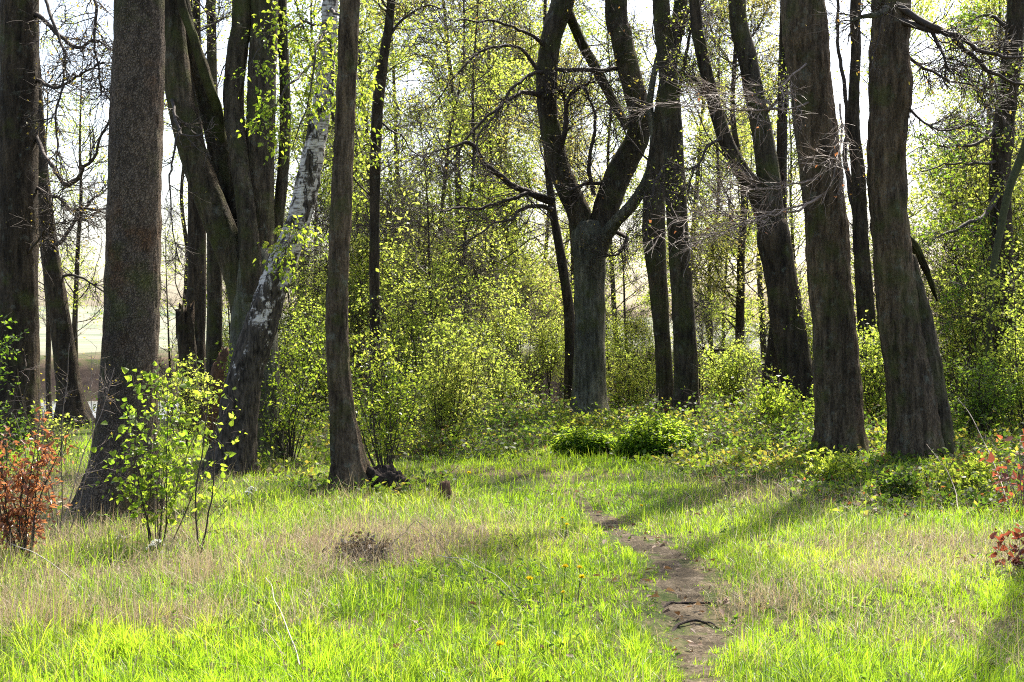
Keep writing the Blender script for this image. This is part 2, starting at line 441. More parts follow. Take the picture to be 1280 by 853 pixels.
def twigs_and_leaves(root, parents, spec, seed, off):
    """parents: list of n x 4 paths. Branches, side branches, twigs, and leaves on the twigs."""
    rng = np.random.default_rng(seed)
    g = lambda k, d: spec.get(k, d)
    P0 = np.stack([resample(p, 24) for p in parents])
    r0 = P0[:, :, 3].mean(1); P0 = P0[:, :, :3]
    tw = MB(); lf = MB()
    fl = g('flat', 1.0)
    plen = np.linalg.norm(P0[:, -1] - P0[:, 0], axis=1)
    if g('n1', 0):
        pos, dr, ix, t = spawn(P0, g('n1', 12), rng, g('t0', .3), 1., g('a1', 1.0), .22, fl)
        ln = g('len1', 2.5) * rng.uniform(.55, 1.15, len(pos)) * (1 - g('taper', .55) * (t - g('t0', .3)) / (1 - g('t0', .3)))
        P1 = grow(pos, dr, ln, 10, rng, g('wob', .16), g('up1', .03))
        ra = np.minimum(r0[ix] * .45, g('r1', .012) * ln / 1.5 + .004)
        tubes(tw, P1, ra, ra * .3, 5)
    else:
        P1 = P0; ra = r0
    pos, dr, ix, t = spawn(P1, g('n2', 8), rng, .15, 1., g('a2', .8), .22, fl)
    ln = g('len2', .9) * rng.uniform(.5, 1.2, len(pos)) * (1.1 - .6 * t)
    P2 = grow(pos, dr, ln, 7, rng, g('wob', .16) * 1.1, g('up2', .02))
    rb = np.minimum(ra[ix] * .5, g('r2', .006))
    tubes(tw, P2, rb, rb * .4, 4)
    pos, dr, ix, t = spawn(P2, g('n3', 7), rng, .1, 1., g('a3', .8), .25, fl)
    ln = g('len3', .4) * rng.uniform(.5, 1.2, len(pos))
    P3 = grow(pos, dr, ln, 5, rng, .18, g('up3', 0))
    rc = np.full(len(P3), g('r3', .0028))
    tubes(tw, P3, rc, rc * .5, 3)
    nl = g('leaf', 5)
    if nl:
        if nl < 1:
            keep = rng.uniform(0, 1, len(P3)) < nl; Q = P3[keep]; k = 1
        else:
            Q = P3; k = int(nl)
        if g('clump', 0) and len(Q):
            c = vnoise(Q[:, 2, 0] * .9, Q[:, 2, 1] * .9, Q[:, 2, 2] * .9, seed=seed)
            Q = Q[c > g('clump', 0) - .55]
        if len(Q):
            pos, dr, ix, t = spawn(Q, k, rng, .1, 1., g('la', .8), .3, .7)
            dr[:, 2] -= g('droop', .25)
            pos = pos + rng.normal(0, g('jit', .02), pos.shape)
            sz = g('size', .05) * rng.uniform(.4, 1.3, len(pos))
            base = vnoise(pos[:, 0] * 1.1, pos[:, 1] * 1.1, pos[:, 2] * 1.1, seed=seed + 3) * .35 + .5
            leaves(lf, pos, dr, sz, rng, g('shape', 'far'), .5, np.clip(base + rng.normal(0, .2, len(pos)), 0, 1), g('lw', .62))
    a = link(g('tname', 'twigs'), tw.mesh('twigs', off=off), M[g('twig', 'twig')], root)
    b = None
    if lf.n:
        b = link(g('cname', 'crown'), lf.mesh('crown', off=off), LEAF[g('lmat', 'spring')], root)
    return a, b

TREES = {}
def tree(name, label, Y, trunk, bark, limbs=(), branches=(), crowns=(), seed=1, sides=36, flare=.45, lump=.08, ridge=.012,
         step=.07, cat='tree', group=None, limb_bark=None, branch_bark='twig'):
    T = px_path(trunk, Y, step=step)
    x0, y0 = T[0, 0], T[0, 1]
    gz = float(ground(x0, y0))
    if T[0, 2] > gz:                                     # carry the foot down into the soil
        k = np.array([[x0, y0, gz - .15, T[0, 3]]]); T = np.vstack([k, T[T[:, 2] > gz + .04]])
    else:
        T = T[T[:, 2] > gz - .2]
    base = np.array([x0, y0, gz])
    root = empty(name, base, label, cat, group)
    mb = MB(); tube(mb, T[:, :3], T[:, 3], sides, lump, ridge, flare, seed)
    link('trunk', mb.mesh('trunk', off=base), M[bark], root)
    LP = []; LO = []
    for k, l in enumerate(limbs):
        b = bark
        nm = 'limb'
        if isinstance(l, dict): b = l.get('bark', bark); nm = l.get('name', 'limb'); l = l['pts']
        Lp = px_path(l, Y, step=step); LP.append(Lp)
        mb = MB(); tube(mb, Lp[:, :3], Lp[:, 3], max(12, sides - 10), lump, ridge * .8, 0, seed + k * 3 + 1)
        LO.append(link(nm, mb.mesh('limb', off=base), M[b if b == 'moss' else (limb_bark or b)], root))
    BP = []; BO = []
    for k, l in enumerate(branches):
        b = branch_bark
        if isinstance(l, dict): b = l.get('bark', branch_bark); l = l['pts']
        Bp = px_path(l, Y, step=.1)
        w = np.stack([vnoise(Bp[:, 2] * 3 + 9 * k, Bp[:, 0] * 3, Bp[:, 1] * 3, seed=seed + q) + .5 * vnoise(Bp[:, 2] * 8 + 9 * k, Bp[:, 0] * 8, Bp[:, 1] * 8, seed=seed + q) for q in (1, 2, 3)], 1) * .055
        w *= np.minimum(1, np.linspace(0, 3, len(Bp)))[:, None]; Bp[:, 3] *= np.linspace(.82, .6, len(Bp))
        Bp[:, :3] += w; BP.append(Bp)
        mb = MB(); tube(mb, Bp[:, :3], Bp[:, 3], 8, .15, 0, 0, seed + k)
        BO.append(link('branch', mb.mesh('branch', off=base), M[b], root))
    for k, c in enumerate(crowns):
        if c['on'] == 'branches':
            for i, (bp, bo) in enumerate(zip(BP, BO)): twigs_and_leaves(bo, [bp], dict(c, cname='foliage'), seed * 31 + k + i * 7, base)
            continue
        src = {'trunk': [(T, root)], 'limbs': list(zip(LP, LO)), 'all': [(T, root)] + list(zip(LP, LO))}[c['on']]
        if 'pick' in c: src = [src[i] for i in c['pick']]
        for i, (lp, lo) in enumerate(src):
            twigs_and_leaves(lo, [lp], c if lo is root else dict(c, cname='foliage'), seed * 31 + k + i * 11, base)
    TREES[name + str(seed)] = root
    return root

HI = dict(on='trunk', n1=16, t0=.66, len1=2.4, n2=8, len2=1.0, n3=6, len3=.45, leaf=.4, size=.06, lmat='bud', r2=.008, r3=.0045)
def hi(**k): d = dict(HI); d.update(k); return d
BARE = dict(on='branches', n2=20, len2=.8, n3=11, len3=.36, leaf=.25, size=.045, lmat='bud', flat=.8, wob=.2, r2=.009, r3=.0052)
def bare(**k): d = dict(BARE); d.update(k); return d

# far-left trunk
tree('oak_tree', 'thick dark trunk at the far left edge with small orange-yellow leaves sprouting near its top', 21,
     [(14, 566, 74), (18, 520, 62), (22, 430, 54), (22, 200, 52), (25, 0, 50), (30, -300, 42), (35, -800, 22)], 'ridge_dark',
     branches=[[(40, 15, 9), (62, 30, 8, -.3), (92, 60, 7, -.6), (120, 52, 5, -.9), (150, 66, 4, -1.1)],
               [(44, 170, 8), (62, 205, 8, -.4), (84, 232, 9, -.8), (108, 214, 7, -1), (128, 172, 5, -1.2), (140, 120, 3, -1.3)],
               [(46, 235, 6), (70, 250, 6, -.3), (100, 262, 5, -.6), (150, 258, 3, -.9)],
               [(45, 100, 7), (70, 110, 6, -.5), (100, 90, 5, -.9), (130, 78, 4, -1.2)],
               [(42, -40, 8), (64, 20, 6, -.6), (78, 80, 5, -.9), (70, 150, 4, -1.2), (76, 240, 2, -1.4)],
               [(80, -60, 6, -.8), (115, 0, 6, -1.1), (119, 60, 5, -1.2), (127, 118, 4, -1.3)],
               [(30, 330, 5), (46, 300, 4, -.4), (70, 280, 3, -.8), (104, 272, 2, -1.1)]],
     crowns=[bare(n2=24, len2=.8, n3=9, leaf=.3), hi(), dict(on='trunk', n1=34, t0=.20, len1=1.3, a1=1.2, n2=7, len2=.5, n3=5, len3=.28, leaf=2, size=.05, lmat='bud', taper=.1)], seed=3)
tree('leaning_tree', 'slim dark trunk leaning out from behind the thick far-left trunk', 26,
     [(94, 536, 42), (86, 480, 32), (72, 380, 27), (60, 300, 24), (52, 220, 20), (45, 120, 18), (38, 0, 16), (25, -300, 10)], 'ridge_dark',
     branches=[[(62, 310, 8), (80, 300, 7, -.3), (100, 270, 6, -.4), (118, 248, 5, -.5), (135, 235, 3, -.6)],
               [(66, 350, 6), (90, 345, 5), (110, 352, 4), (140, 372, 3)]],
     crowns=[bare(n2=9, leaf=.6, size=.06, lmat='spring'), hi(n1=10)], seed=4, sides=24, step=.1)
tree('pine_tree', 'thick straight trunk with grey scaly plated bark behind the leafy green sapling', 13.2,
     [(148, 650, 84), (152, 610, 80), (157, 560, 77), (164, 400, 72), (169, 200, 70), (175, 0, 65), (182, -300, 54), (188, -800, 36), (190, -1300, 12)], 'pine',
     crowns=[hi(n1=16, t0=.78, len1=1.8)], seed=5, sides=84, ridge=.012, lump=.07, flare=.6, step=.035, )
tree('multi_stem_tree', 'big tree that splits low into several dark upright stems behind the white birch', 19.2,
     [(312, 585, 92), (314, 530, 76), (316, 480, 68), (318, 400, 62), (321, 335, 60), (322, 310, 44)], 'grey',
     limbs=[[(314, 415, 46), (298, 340, 42), (268, 265, 40), (241, 190, 38), (223, 110, 37), (212, 0, 35), (190, -300, 26), (160, -700, 10)],
            [(320, 410, 40, .2), (306, 330, 34, .25), (288, 240, 32, .3), (268, 160, 30, .3), (250, 90, 27, .3), (230, 20, 23, .3), (206, -200, 14, .3)],
            {'bark': 'moss', 'pts': [(276, 185, 15, .25), (272, 140, 15, .1), (258, 100, 14, -.1), (243, 50, 13, -.2), (226, 0, 12, -.2), (200, -120, 8, -.2)]},
            [(322, 390, 46, .1), (323, 280, 42), (325, 180, 39), (328, 80, 38), (331, 0, 36), (336, -300, 26), (345, -700, 10)],
            {'bark': 'ridge', 'pts': [(318, 375, 32, -.2), (309, 280, 27, -.3), (300, 205, 26, -.2), (292, 130, 28, 0), (297, 60, 28, 0), (303, 0, 26), (305, -300, 16)]},
            [(336, 345, 20, .2), (349, 260, 17, .25), (356, 180, 16, .3), (356, 100, 15, .3), (352, 0, 14, .3), (352, -300, 7, .3)]],
     branches=[[(214, 120, 6), (222, 150, 6, -.6), (232, 170, 4, -.9), (262, 168, 2, -1.2)], [(228, 130, 5), (215, 200, 4, -.5), (212, 260, 3, -.7), (222, 330, 2, -.8)]],
     crowns=[hi(on='limbs', n1=7, t0=.62, len1=2.0), bare(n2=8, n3=6), dict(on='limbs', pick=[0, 1], n1=9, t0=.05, len1=.7, n2=6, len2=.35, n3=5, len3=.2, leaf=.3, size=.05, lmat='spring')], seed=6, step=.08, sides=30, limb_bark='mossy')
tree('birch_tree', 'leaning birch with peeling white bark broken by black patches', 17.4,
     [(286, 598, 66), (292, 560, 56), (300, 510, 51), (313, 450, 48), (331, 390, 44), (352, 330, 40), (372, 280, 36), (386, 220, 33), (396, 170, 30), (404, 120, 27), (410, 50, 24), (413, 0, 22), (420, -300, 15), (425, -700, 6)], 'birch',
     branches=[[(408, 70, 6), (385, 84, 5, -.6), (352, 118, 4, -1.1), (330, 172, 2, -1.3)], [(411, 30, 6), (378, 30, 4, -.7), (338, 52, 3, -1.2), (305, 92, 2, -1.4)],
               [(404, 110, 5), (420, 112, 4, -.8), (440, 150, 3, -1.2), (452, 200, 2, -1.4)], [(412, 10, 6), (432, 26, 4, -.9), (446, 62, 3, -1.3), (450, 110, 2, -1.5)], [(411, 35, 5), (395, 60, 4, -1.0), (380, 130, 3, -1.3), (368, 190, 2, -1.4)],
               [(380, 262, 4), (362, 300, 3, -.8), (348, 312, 2, -.9)]],
     crowns=[dict(on='branches', n2=17, len2=.55, n3=7, len3=.24, leaf=3, size=.055, lmat='sapling', shape='near', r2=.004, r3=.002, droop=.4), hi(leaf=1)], seed=7, sides=44, step=.05, lump=.16, ridge=.022, flare=.35, branch_bark='twig')
tree('straight_tree', 'slender straight brown trunk with a black rotten stump against its foot', 15.4,
     [(441, 618, 48), (434, 570, 40), (427, 510, 34), (421, 400, 30), (427, 250, 29), (432, 130, 28), (437, 0, 27), (445, -300, 22), (450, -900, 8)], 'ridge',
     crowns=[hi(n1=12, t0=.75)], seed=8, sides=52, step=.05, ridge=.014, lump=.1, flare=.6)
tree('thin_tree', 'thin dark trunk rising out of the elder bush, slightly bent near its top', 23,
     [(470, 560, 17), (469, 430, 15), (468, 300, 14), (471, 150, 16), (480, 70, 14), (489, 0, 12), (500, -200, 9), (510, -500, 4)], 'ridge_dark',
     branches=[[(482, 50, 6), (505, 22, 5), (535, 5, 4), (560, 10, 3)], [(486, 20, 5), (470, -20, 4), (440, -60, 3)], [(472, 150, 4), (500, 170, 3), (540, 210, 2)], [(469, 250, 4), (440, 220, 3), (415, 180, 2)]],
     crowns=[bare(n2=12, leaf=1, size=.05, lmat='spring'), hi(t0=.6, n1=10), dict(on='trunk', n1=30, t0=.12, len1=.9, n2=5, len2=.4, n3=4, len3=.25, leaf=2, size=.07, lmat='spring', taper=.2)], seed=9, sides=20, step=.1, flare=.2)
tree('shaded_tree', 'dark straight trunk in shade beside the broken stump and left of the many-stemmed tree', 27,
     [(242, 520, 30), (245, 400, 26), (246, 270, 24), (244, 150, 20), (240, -300, 10)], 'ridge_dark', crowns=[hi(leaf=2, t0=.45, lmat='spring', n1=18)], seed=10, sides=20, step=.12)
tree('mossy_pole_tree', 'narrow mossy trunk just right of the dark shaded trunk, behind the birch', 29,
     [(268, 505, 24), (268, 340, 20), (266, 200, 17), (262, -200, 8)], 'mossy', crowns=[hi(leaf=2, t0=.4, lmat='spring', n1=18)], seed=11, sides=18, step=.12)

# the forked tree in the middle and its neighbours
tree('forked_tree', 'big grey-green trunk in the middle that forks into two heavy curving limbs', 28,
     [(735, 538, 60), (735, 510, 50), (736, 470, 44), (737, 400, 42), (737, 335, 43), (738, 295, 50), (738, 278, 40)], 'grey',
     limbs=[{'bark': 'mossy', 'pts': [(735, 322, 34), (724, 268, 32), (704, 222, 30), (690, 172, 28), (683, 110, 28), (689, 50, 29), (704, 0, 31), (716, -60, 28), (735, -300, 20), (745, -600, 6)]},
            {'bark': 'mossy', 'pts': [(742, 320, 36), (756, 266, 36), (774, 217, 36), (794, 178, 33), (800, 140, 31), (786, 90, 30), (776, 40, 30), (770, 0, 29), (765, -300, 18), (760, -600, 6)]},
            [(746, 312, 22), (768, 280, 18, -.4), (794, 251, 16, -.7), (812, 215, 14, -.9), (818, 170, 12, -1), (812, 130, 10, -1), (826, 60, 8, -1), (852, 0, 6, -1)],
            {'bark': 'moss', 'pts': [(708, 10, 14), (728, 55, 14, .4), (748, 92, 14, .7), (766, 126, 13, .8), (784, 160, 12, .6)]}],
     branches=[[(698, 196, 9), (704, 168, 10, -.3), (708, 130, 9, -.4), (722, 110, 8, -.5), (738, 103, 4, -.6)], [(708, 132, 8, -.4), (704, 118, 5, -.5), (699, 112, 3, -.5)],
               [(690, 86, 8), (715, 88, 8, -.3), (755, 87, 9, 0), (795, 84, 6, .3)],
               [(684, 122, 10), (652, 115, 8, -.5), (618, 138, 6, -1), (588, 170, 5, -1.4), (560, 206, 3, -1.6)],
               [(690, 252, 14), (660, 242, 12, -.4), (632, 224, 11, -.8), (606, 202, 10, -1.1), (588, 178, 8, -1.4), (562, 186, 5, -1.6), (530, 192, 3, -1.7)],
               [(692, 250, 10), (655, 243, 8, -.6), (612, 258, 6, -1.1), (570, 262, 5, -1.4), (550, 264, 3, -1.6)],
               [(690, 262, 8), (664, 258, 7, -.7), (636, 272, 5, -1.3), (602, 290, 4, -1.8), (555, 318, 2, -2)],
               [(684, 90, 8), (660, 95, 6, -.6), (628, 130, 5, -1.2), (600, 172, 4, -1.7), (592, 210, 2, -1.9)],
               [(686, 60, 8), (655, 40, 6, -.5), (610, 25, 5, -.9), (570, 28, 3, -1.2)],
               [(688, 110, 7), (650, 62, 6, -.4), (615, 58, 5, -.8), (572, 90, 4, -1.1), (540, 140, 2, -1.3)],
               [(742, 244, 8, -.3), (736, 200, 7, -.5), (744, 150, 6, -.6), (732, 110, 4, -.7)], [(770, 235, 8), (732, 232, 7, -.4), (712, 240, 5, -.6)],
               [(770, 290, 8), (785, 300, 7, -.5), (770, 318, 5, -.7), (752, 322, 3, -.8)]],
     crowns=[dict(on='branches', n2=22, len2=1.15, n3=9, len3=.5, leaf=.25, size=.06, lmat='bud', wob=.2, r2=.009, r3=.0045, twig='twig'), hi(on='limbs', n1=9, t0=.25, len1=2.2, leaf=.35), dict(on='limbs', pick=[0, 1], n1=24, t0=.1, len1=1.0, n2=7, len2=.5, n3=5, len3=.28, leaf=1, size=.055, lmat='olive')],
     seed=12, sides=36, step=.09, lump=.12, ridge=.018)
tree('thin_tree', 'thin dark trunk half hidden behind the grey-green forked tree', 31,
     [(713, 510, 18), (712, 400, 15), (702, 325, 13), (691, 262, 11), (684, 200, 9), (680, 100, 6), (684, -100, 4)], 'ridge_dark', crowns=[hi(t0=.4, leaf=2, lmat='spring')], seed=13, sides=16, step=.12, flare=.2)
tree('paired_tree', 'dark mossy trunk right of the two nettle mounds, the thicker of a close pair', 26,
     [(857, 548, 42), (858, 500, 34), (857, 440, 31), (851, 340, 29), (845, 250, 28), (840, 150, 26), (832, 60, 24), (826, 0, 23), (815, -300, 15), (810, -600, 6)], 'mossy',
     branches=[[(842, 60, 8), (858, 20, 7), (876, -10, 5)], [(846, 130, 6), (862, 60, 6, -.6), (872, 25, 5, -.8), (880, 0, 4, -.9)], [(838, 200, 6), (818, 230, 5, -.5), (806, 300, 3, -.7)]],
     crowns=[bare(leaf=.6, lmat='spring', size=.05), hi(), dict(on='trunk', n1=22, t0=.15, len1=.8, n2=6, len2=.4, n3=5, len3=.25, leaf=1, size=.05, lmat='spring')], seed=14, sides=28, step=.1)
tree('paired_tree', 'thinner trunk standing close beside the dark mossy trunk right of the nettle mounds', 27,
     [(834, 548, 26), (829, 440, 22), (823, 360, 25), (817, 285, 31), (822, 200, 25), (831, 120, 22), (843, 50, 20), (851, 0, 18), (870, -300, 10)], 'mossy',
     crowns=[hi(n1=10), dict(on='trunk', n1=14, t0=.2, len1=.8, n2=6, len2=.4, n3=5, len3=.25, leaf=.6, size=.05, lmat='bud')], seed=15, sides=26, step=.1)
tree('forked_tree', 'dark mossy tree forking into a V of two limbs left of the thick straight trunk', 24.5,
     [(1004, 545, 54), (1000, 500, 46), (993, 450, 44), (984, 400, 44), (974, 335, 42), (967, 296, 44), (966, 275, 36)], 'ridge_dark',
     limbs=[{'bark': 'mossy', 'pts': [(968, 315, 34), (963, 245, 31), (955, 180, 29), (945, 130, 27), (934, 70, 25), (921, 0, 23), (908, -300, 15), (900, -600, 5)]},
            {'bark': 'ridge_dark', 'pts': [(968, 312, 32), (951, 252, 27), (927, 214, 22), (906, 172, 20), (890, 120, 18), (876, 60, 17), (868, 0, 15), (850, -300, 8)]}],
     branches=[[(905, 172, 6), (880, 190, 5, -.4), (860, 240, 3, -.6)], [(950, 150, 6), (975, 120, 5, -.3), (1000, 100, 3, -.5)], [(892, 130, 6), (870, 100, 5), (845, 90, 3)]],
     crowns=[bare(leaf=1, lmat='spring', size=.05), hi(on='limbs', n1=10, t0=.5, leaf=1, lmat='spring'), dict(on='all', n1=14, t0=.15, len1=.9, n2=6, len2=.45, n3=5, len3=.25, leaf=1, size=.055, lmat='spring')], seed=16, sides=30, step=.09)
tree('thin_tree', 'straight narrow trunk close beside the V-forked dark tree', 25.6,
     [(959, 545, 28), (964, 470, 21), (971, 400, 19), (976, 300, 16), (977, 200, 15), (979, 100, 14), (981, 0, 13), (985, -400, 6)], 'ridge_dark',
     crowns=[hi(n1=10), dict(on='trunk', n1=16, t0=.15, len1=.8, n2=6, len2=.4, n3=5, len3=.25, leaf=1, size=.05, lmat='spring')], seed=17, sides=18, step=.12)
tree('oak_tree', 'thick straight brown trunk with pale bare twigs, left one of the two big trunks', 18.6,
     [(1051, 586, 70), (1050, 560, 66), (1049, 520, 63), (1043, 420, 59), (1036, 330, 58), (1028, 230, 57), (1019, 150, 56), (1010, 70, 57), (1004, 0, 58), (998, -250, 38), (990, -500, 22), (985, -760, 6)], 'ridge',
     branches=[{'bark': 'twig_pale', 'pts': [(1012, 128, 4.2, -.2), (985, 136, 3.0, -.7), (930, 138, 2.4, -1.2), (860, 132, 1.8, -1.6), (800, 132, 1.2, -1.8)]},
               {'bark': 'twig_pale', 'pts': [(1022, 250, 4.2, -.3), (985, 262, 3.6, -.8), (935, 275, 2.4, -1.3), (880, 268, 1.8, -1.7), (820, 296, 1.2, -2)]},
               {'bark': 'twig_pale', 'pts': [(1022, 225, 3.6, -.3), (990, 228, 3.0, -.8), (950, 240, 2.4, -1.2), (900, 232, 1.8, -1.5)]},
               {'bark': 'twig_pale', 'pts': [(1026, 245, 4.8, -.3), (998, 264, 4.2, -.8), (960, 270, 3.0, -1.2), (900, 292, 1.8, -1.5), (850, 300, 1.2, -1.7)]},
               {'bark': 'twig_pale', 'pts': [(1050, 130, 3.6, -.4), (1048, 190, 3.0, -.9), (1030, 196, 2.4, -1.1), (1005, 200, 1.2, -1.3)]},
               {'bark': 'twig_pale', 'pts': [(1008, 80, 3.6, -.3), (970, 110, 2.4, -.9), (915, 122, 1.8, -1.4), (880, 118, 1.2, -1.6)]}],
     crowns=[dict(on='branches', n2=19, len2=.85, n3=9, len3=.34, leaf=.04, size=.06, lmat='beech', flat=.35, wob=.20, r2=.0052, r3=.0038, twig='twig_pale', up2=-.01, up3=.03, a2=.55, a3=.6), hi(n1=16, t0=.74, len1=2.6)], seed=18, sides=72, step=.045, ridge=.022, lump=.10, flare=.3)
tree('thin_tree', 'slim dark trunk seen in the gap between the two big trunks at right', 24,
     [(1089, 520, 30), (1083, 400, 25), (1076, 300, 21), (1073, 220, 19), (1067, 150, 16), (1070, 60, 14), (1069, 0, 14), (1072, -400, 6)], 'ridge_dark',
     branches=[[(1075, 300, 9), (1060, 220, 9, .2), (1058, 150, 8, .3), (1048, 60, 7, .3), (1046, 0, 6, .3), (1040, -100, 4, .3)]],
     crowns=[hi(n1=10), dict(on='trunk', n1=12, t0=.2, len1=.7, n2=6, len2=.4, n3=5, len3=.25, leaf=.6, size=.05, lmat='bud')], seed=19, sides=20, step=.1)
tree('oak_tree', 'thick bulging brown trunk with a mossy black buttress down the side of its foot', 18,
     [(1147, 592, 78), (1145, 560, 72), (1141, 500, 66), (1130, 430, 60), (1118, 340, 54), (1109, 250, 52), (1108, 180, 52), (1113, 118, 57), (1111, 60, 52), (1114, 0, 52), (1119, -300, 38), (1126, -600, 20), (1130, -860, 6)], 'ridge',
     limbs=[{'bark': 'mossy', 'name': 'buttress', 'pts': [(1180, 606, 44, .0), (1172, 530, 38, .0), (1160, 450, 36, .0), (1149, 385, 30, .0), (1136, 320, 18, .05)]},
            {'bark': 'moss', 'name': 'broken_limb', 'pts': [(1122, 286, 12, .2), (1142, 308, 13, .3), (1155, 332, 10, .35), (1164, 354, 8, .4), (1171, 376, 4, .45)]}],
     branches=[[(1120, 5, 12, -.2), (1150, 28, 12, -.3), (1176, 42, 11, -.4), (1202, 47, 10, -.5), (1232, 68, 8, -.6), (1285, 76, 5, -.7)],
               [(1124, 26, 12, -.2), (1158, 37, 11, -.3), (1190, 50, 10, -.4), (1216, 66, 9, -.4), (1236, 88, 8, -.5), (1262, 102, 6, -.5), (1300, 108, 5, -.5)],
               [(1165, 40, 7, -.3), (1176, 66, 6, -.4), (1186, 88, 5, -.5)], {'bark': 'grey', 'pts': [(1108, 10, 12, -.5), (1098, 19, 11, -.65), (1082, 22, 9, -.7), (1066, 25, 7, -.7)]},
               [(1125, 120, 5, -.1), (1150, 150, 4, -.2), (1190, 165, 3, -.3), (1230, 150, 2, -.4)], [(1125, 60, 6, .1), (1160, 90, 5, .2), (1200, 100, 4, .3), (1260, 130, 3, .3)]],
     crowns=[bare(n2=14, len2=.7, leaf=.2), hi(n1=16, t0=.72, len1=2.6), dict(on='trunk', n1=3, t0=.3, len1=.5, n2=6, len2=.3, n3=4, len3=.2, leaf=.3, size=.05, lmat='bud')], seed=20, sides=72, step=.045, lump=.12, ridge=.024, flare=.15)
tree('ivied_tree', 'dark leafy trunk near the right edge wrapped in fresh green leaves', 23.5,
     [(1262, 570, 38), (1256, 400, 31), (1250, 240, 28), (1253, 180, 28), (1262, 90, 26), (1271, 0, 24), (1285, -400, 12)], 'ridge_dark',
     branches=[[(1252, 230, 10), (1235, 265, 9, -.3), (1215, 278, 8, -.5), (1185, 290, 6, -.7), (1155, 305, 3, -.9)], [(1254, 150, 9), (1225, 178, 7, -.3), (1195, 182, 6, -.5), (1172, 180, 3, -.6)],
               [(1253, 200, 7), (1225, 205, 5, -.3), (1185, 205, 4, -.6), (1150, 215, 3, -.8)], [(1255, 300, 6), (1230, 330, 5, -.4), (1200, 360, 3, -.7)], [(1262, 90, 8), (1240, 110, 6, -.3), (1215, 100, 4, -.5)],
               [(1258, 420, 7), (1225, 400, 5, -.3), (1190, 395, 3, -.5)], [(1265, 40, 8), (1240, 20, 6), (1205, 30, 4)]],
     crowns=[dict(on='branches', n2=18, len2=.7, n3=8, len3=.3, leaf=3, size=.062, lmat='green', clump=.35), dict(on='trunk', n1=40, t0=.05, len1=1.2, n2=7, len2=.5, n3=6, len3=.28, leaf=3, size=.06, lmat='spring', clump=.4, taper=.2)], seed=21, sides=24, step=.1)
tree('thin_tree', 'thin green-barked stem curving up to the right in front of the leafy right-hand trunk', 21,
     [(1232, 570, 9), (1236, 430, 8), (1240, 350, 9), (1251, 285, 10), (1263, 232, 11), (1285, 172, 12), (1310, 60, 10), (1330, -100, 7)], 'twig_green',
     crowns=[dict(on='trunk', n1=14, t0=.1, len1=.8, n2=5, len2=.35, n3=4, len3=.2, leaf=2, size=.06, lmat='spring')], seed=22, sides=10, step=.12, flare=0, ridge=0)
tree('oak_tree', 'thick trunk beyond the right edge whose shadow darkens the lower right grass', 14.2,
     [(1362, 640, 76), (1362, 500, 66), (1362, 200, 62), (1362, -200, 56), (1362, -600, 32), (1362, -1000, 8)], 'ridge',
     crowns=[hi(n1=12, t0=.75)], seed=23, sides=24, step=.12)

# ------------------------------------------------------------------ the lighter wood behind: prototypes, then copies
def proto_tree(name, seed, h, r, lmat, leaf, size, n1=26, lean=.04, clump=.3, t0=.12, len1=2.4, stems=1, bark='ridge_dark', **kw):
    rng = np.random.default_rng(seed)
    root = empty(name, (0, 0, 0), None, 'tree')
    paths = []
    for s in range(stems):
        n = 26
        zz = np.linspace(-.3, h, n)
        ax, ay = rng.normal(0, lean, 2) + (rng.normal(0, .12, 2) if stems > 1 else 0)
        wob = .10 * h / 12
        x = ax * zz + wob * vnoise(zz * .45, zz * 0, seed=seed + s) + (.18 * s if stems > 1 else 0); y = ay * zz + wob * vnoise(zz * .45, zz * 0 + 5, seed=seed + 9 + s)
        rad = r * (1 - .92 * np.linspace(0, 1, n) ** 1.1)
        if s: rad = rad * .8
        p = np.stack([x, y, zz, rad], 1); paths.append(p)
        mb = MB(); tube(mb, p[:, :3], p[:, 3], 12, .12, 0, .35, seed + s)
        link('trunk', mb.mesh('trunk'), M[bark], root)
    spec = dict(n1=n1, t0=t0, len1=len1, n2=8, len2=1.0, n3=6, len3=.45, leaf=leaf, size=size, lmat=lmat, clump=clump, r1=.012, r2=.006, r3=.0028, jit=.14, a1=1.05, up1=.05, taper=.5)
    spec.update(kw)
    twigs_and_leaves(root, paths, spec, seed + 100, np.zeros(3))
    return root

def put(protos, rows, group, off=0):
    used = set()
    for k, (kind, px, Y, sc, label) in enumerate(rows):
        x = (px - CX) / F * Y
        loc = (x, Y, float(ground(x, Y)) - .05)
        src = protos[kind]
        if kind not in used:
            used.add(kind); src.location = loc; src.rotation_euler = (0, 0, k * 1.9 + off); src.scale = (sc,) * 3
            src['label'] = label; src['group'] = group
        else:
            copy_thing(src, loc, k * 2.399 + off, sc, label, group)
protos = {
    'tall': proto_tree('woodland_tree', 201, 15.0, .15, 'spring', 8, .095, n1=60, len1=3.0, t0=.22, clump=.58, taper=.3),
    'yellow': proto_tree('woodland_tree', 202, 14.0, .12, 'yellow', 7, .09, n1=56, len1=2.7, t0=.20, clump=.60, taper=.3),
    'slim': proto_tree('woodland_tree', 203, 13.5, .075, 'spring', 7, .09, n1=52, len1=2.1, lean=.06, t0=.17, clump=.60, taper=.3),
    'twin': proto_tree('woodland_tree', 204, 13.0, .10, 'yellow', 7, .09, n1=32, len1=2.4, stems=2, t0=.20, clump=.60, taper=.3),
    'bushy': proto_tree('woodland_tree', 205, 10.0, .09, 'spring', 7, .085, n1=44, len1=2.6, t0=.06, clump=.60),
    'high': proto_tree('woodland_tree', 206, 15.0, .14, 'spring', 7, .085, n1=38, len1=2.8, t0=.27, clump=.60),
    'sparse': proto_tree('woodland_tree', 207, 15.0, .16, 'olive', 6, .08, n1=70, len1=3.2, t0=.18, clump=.60, n2=10, n3=8, r2=.007, r3=.0042, taper=.3),
}
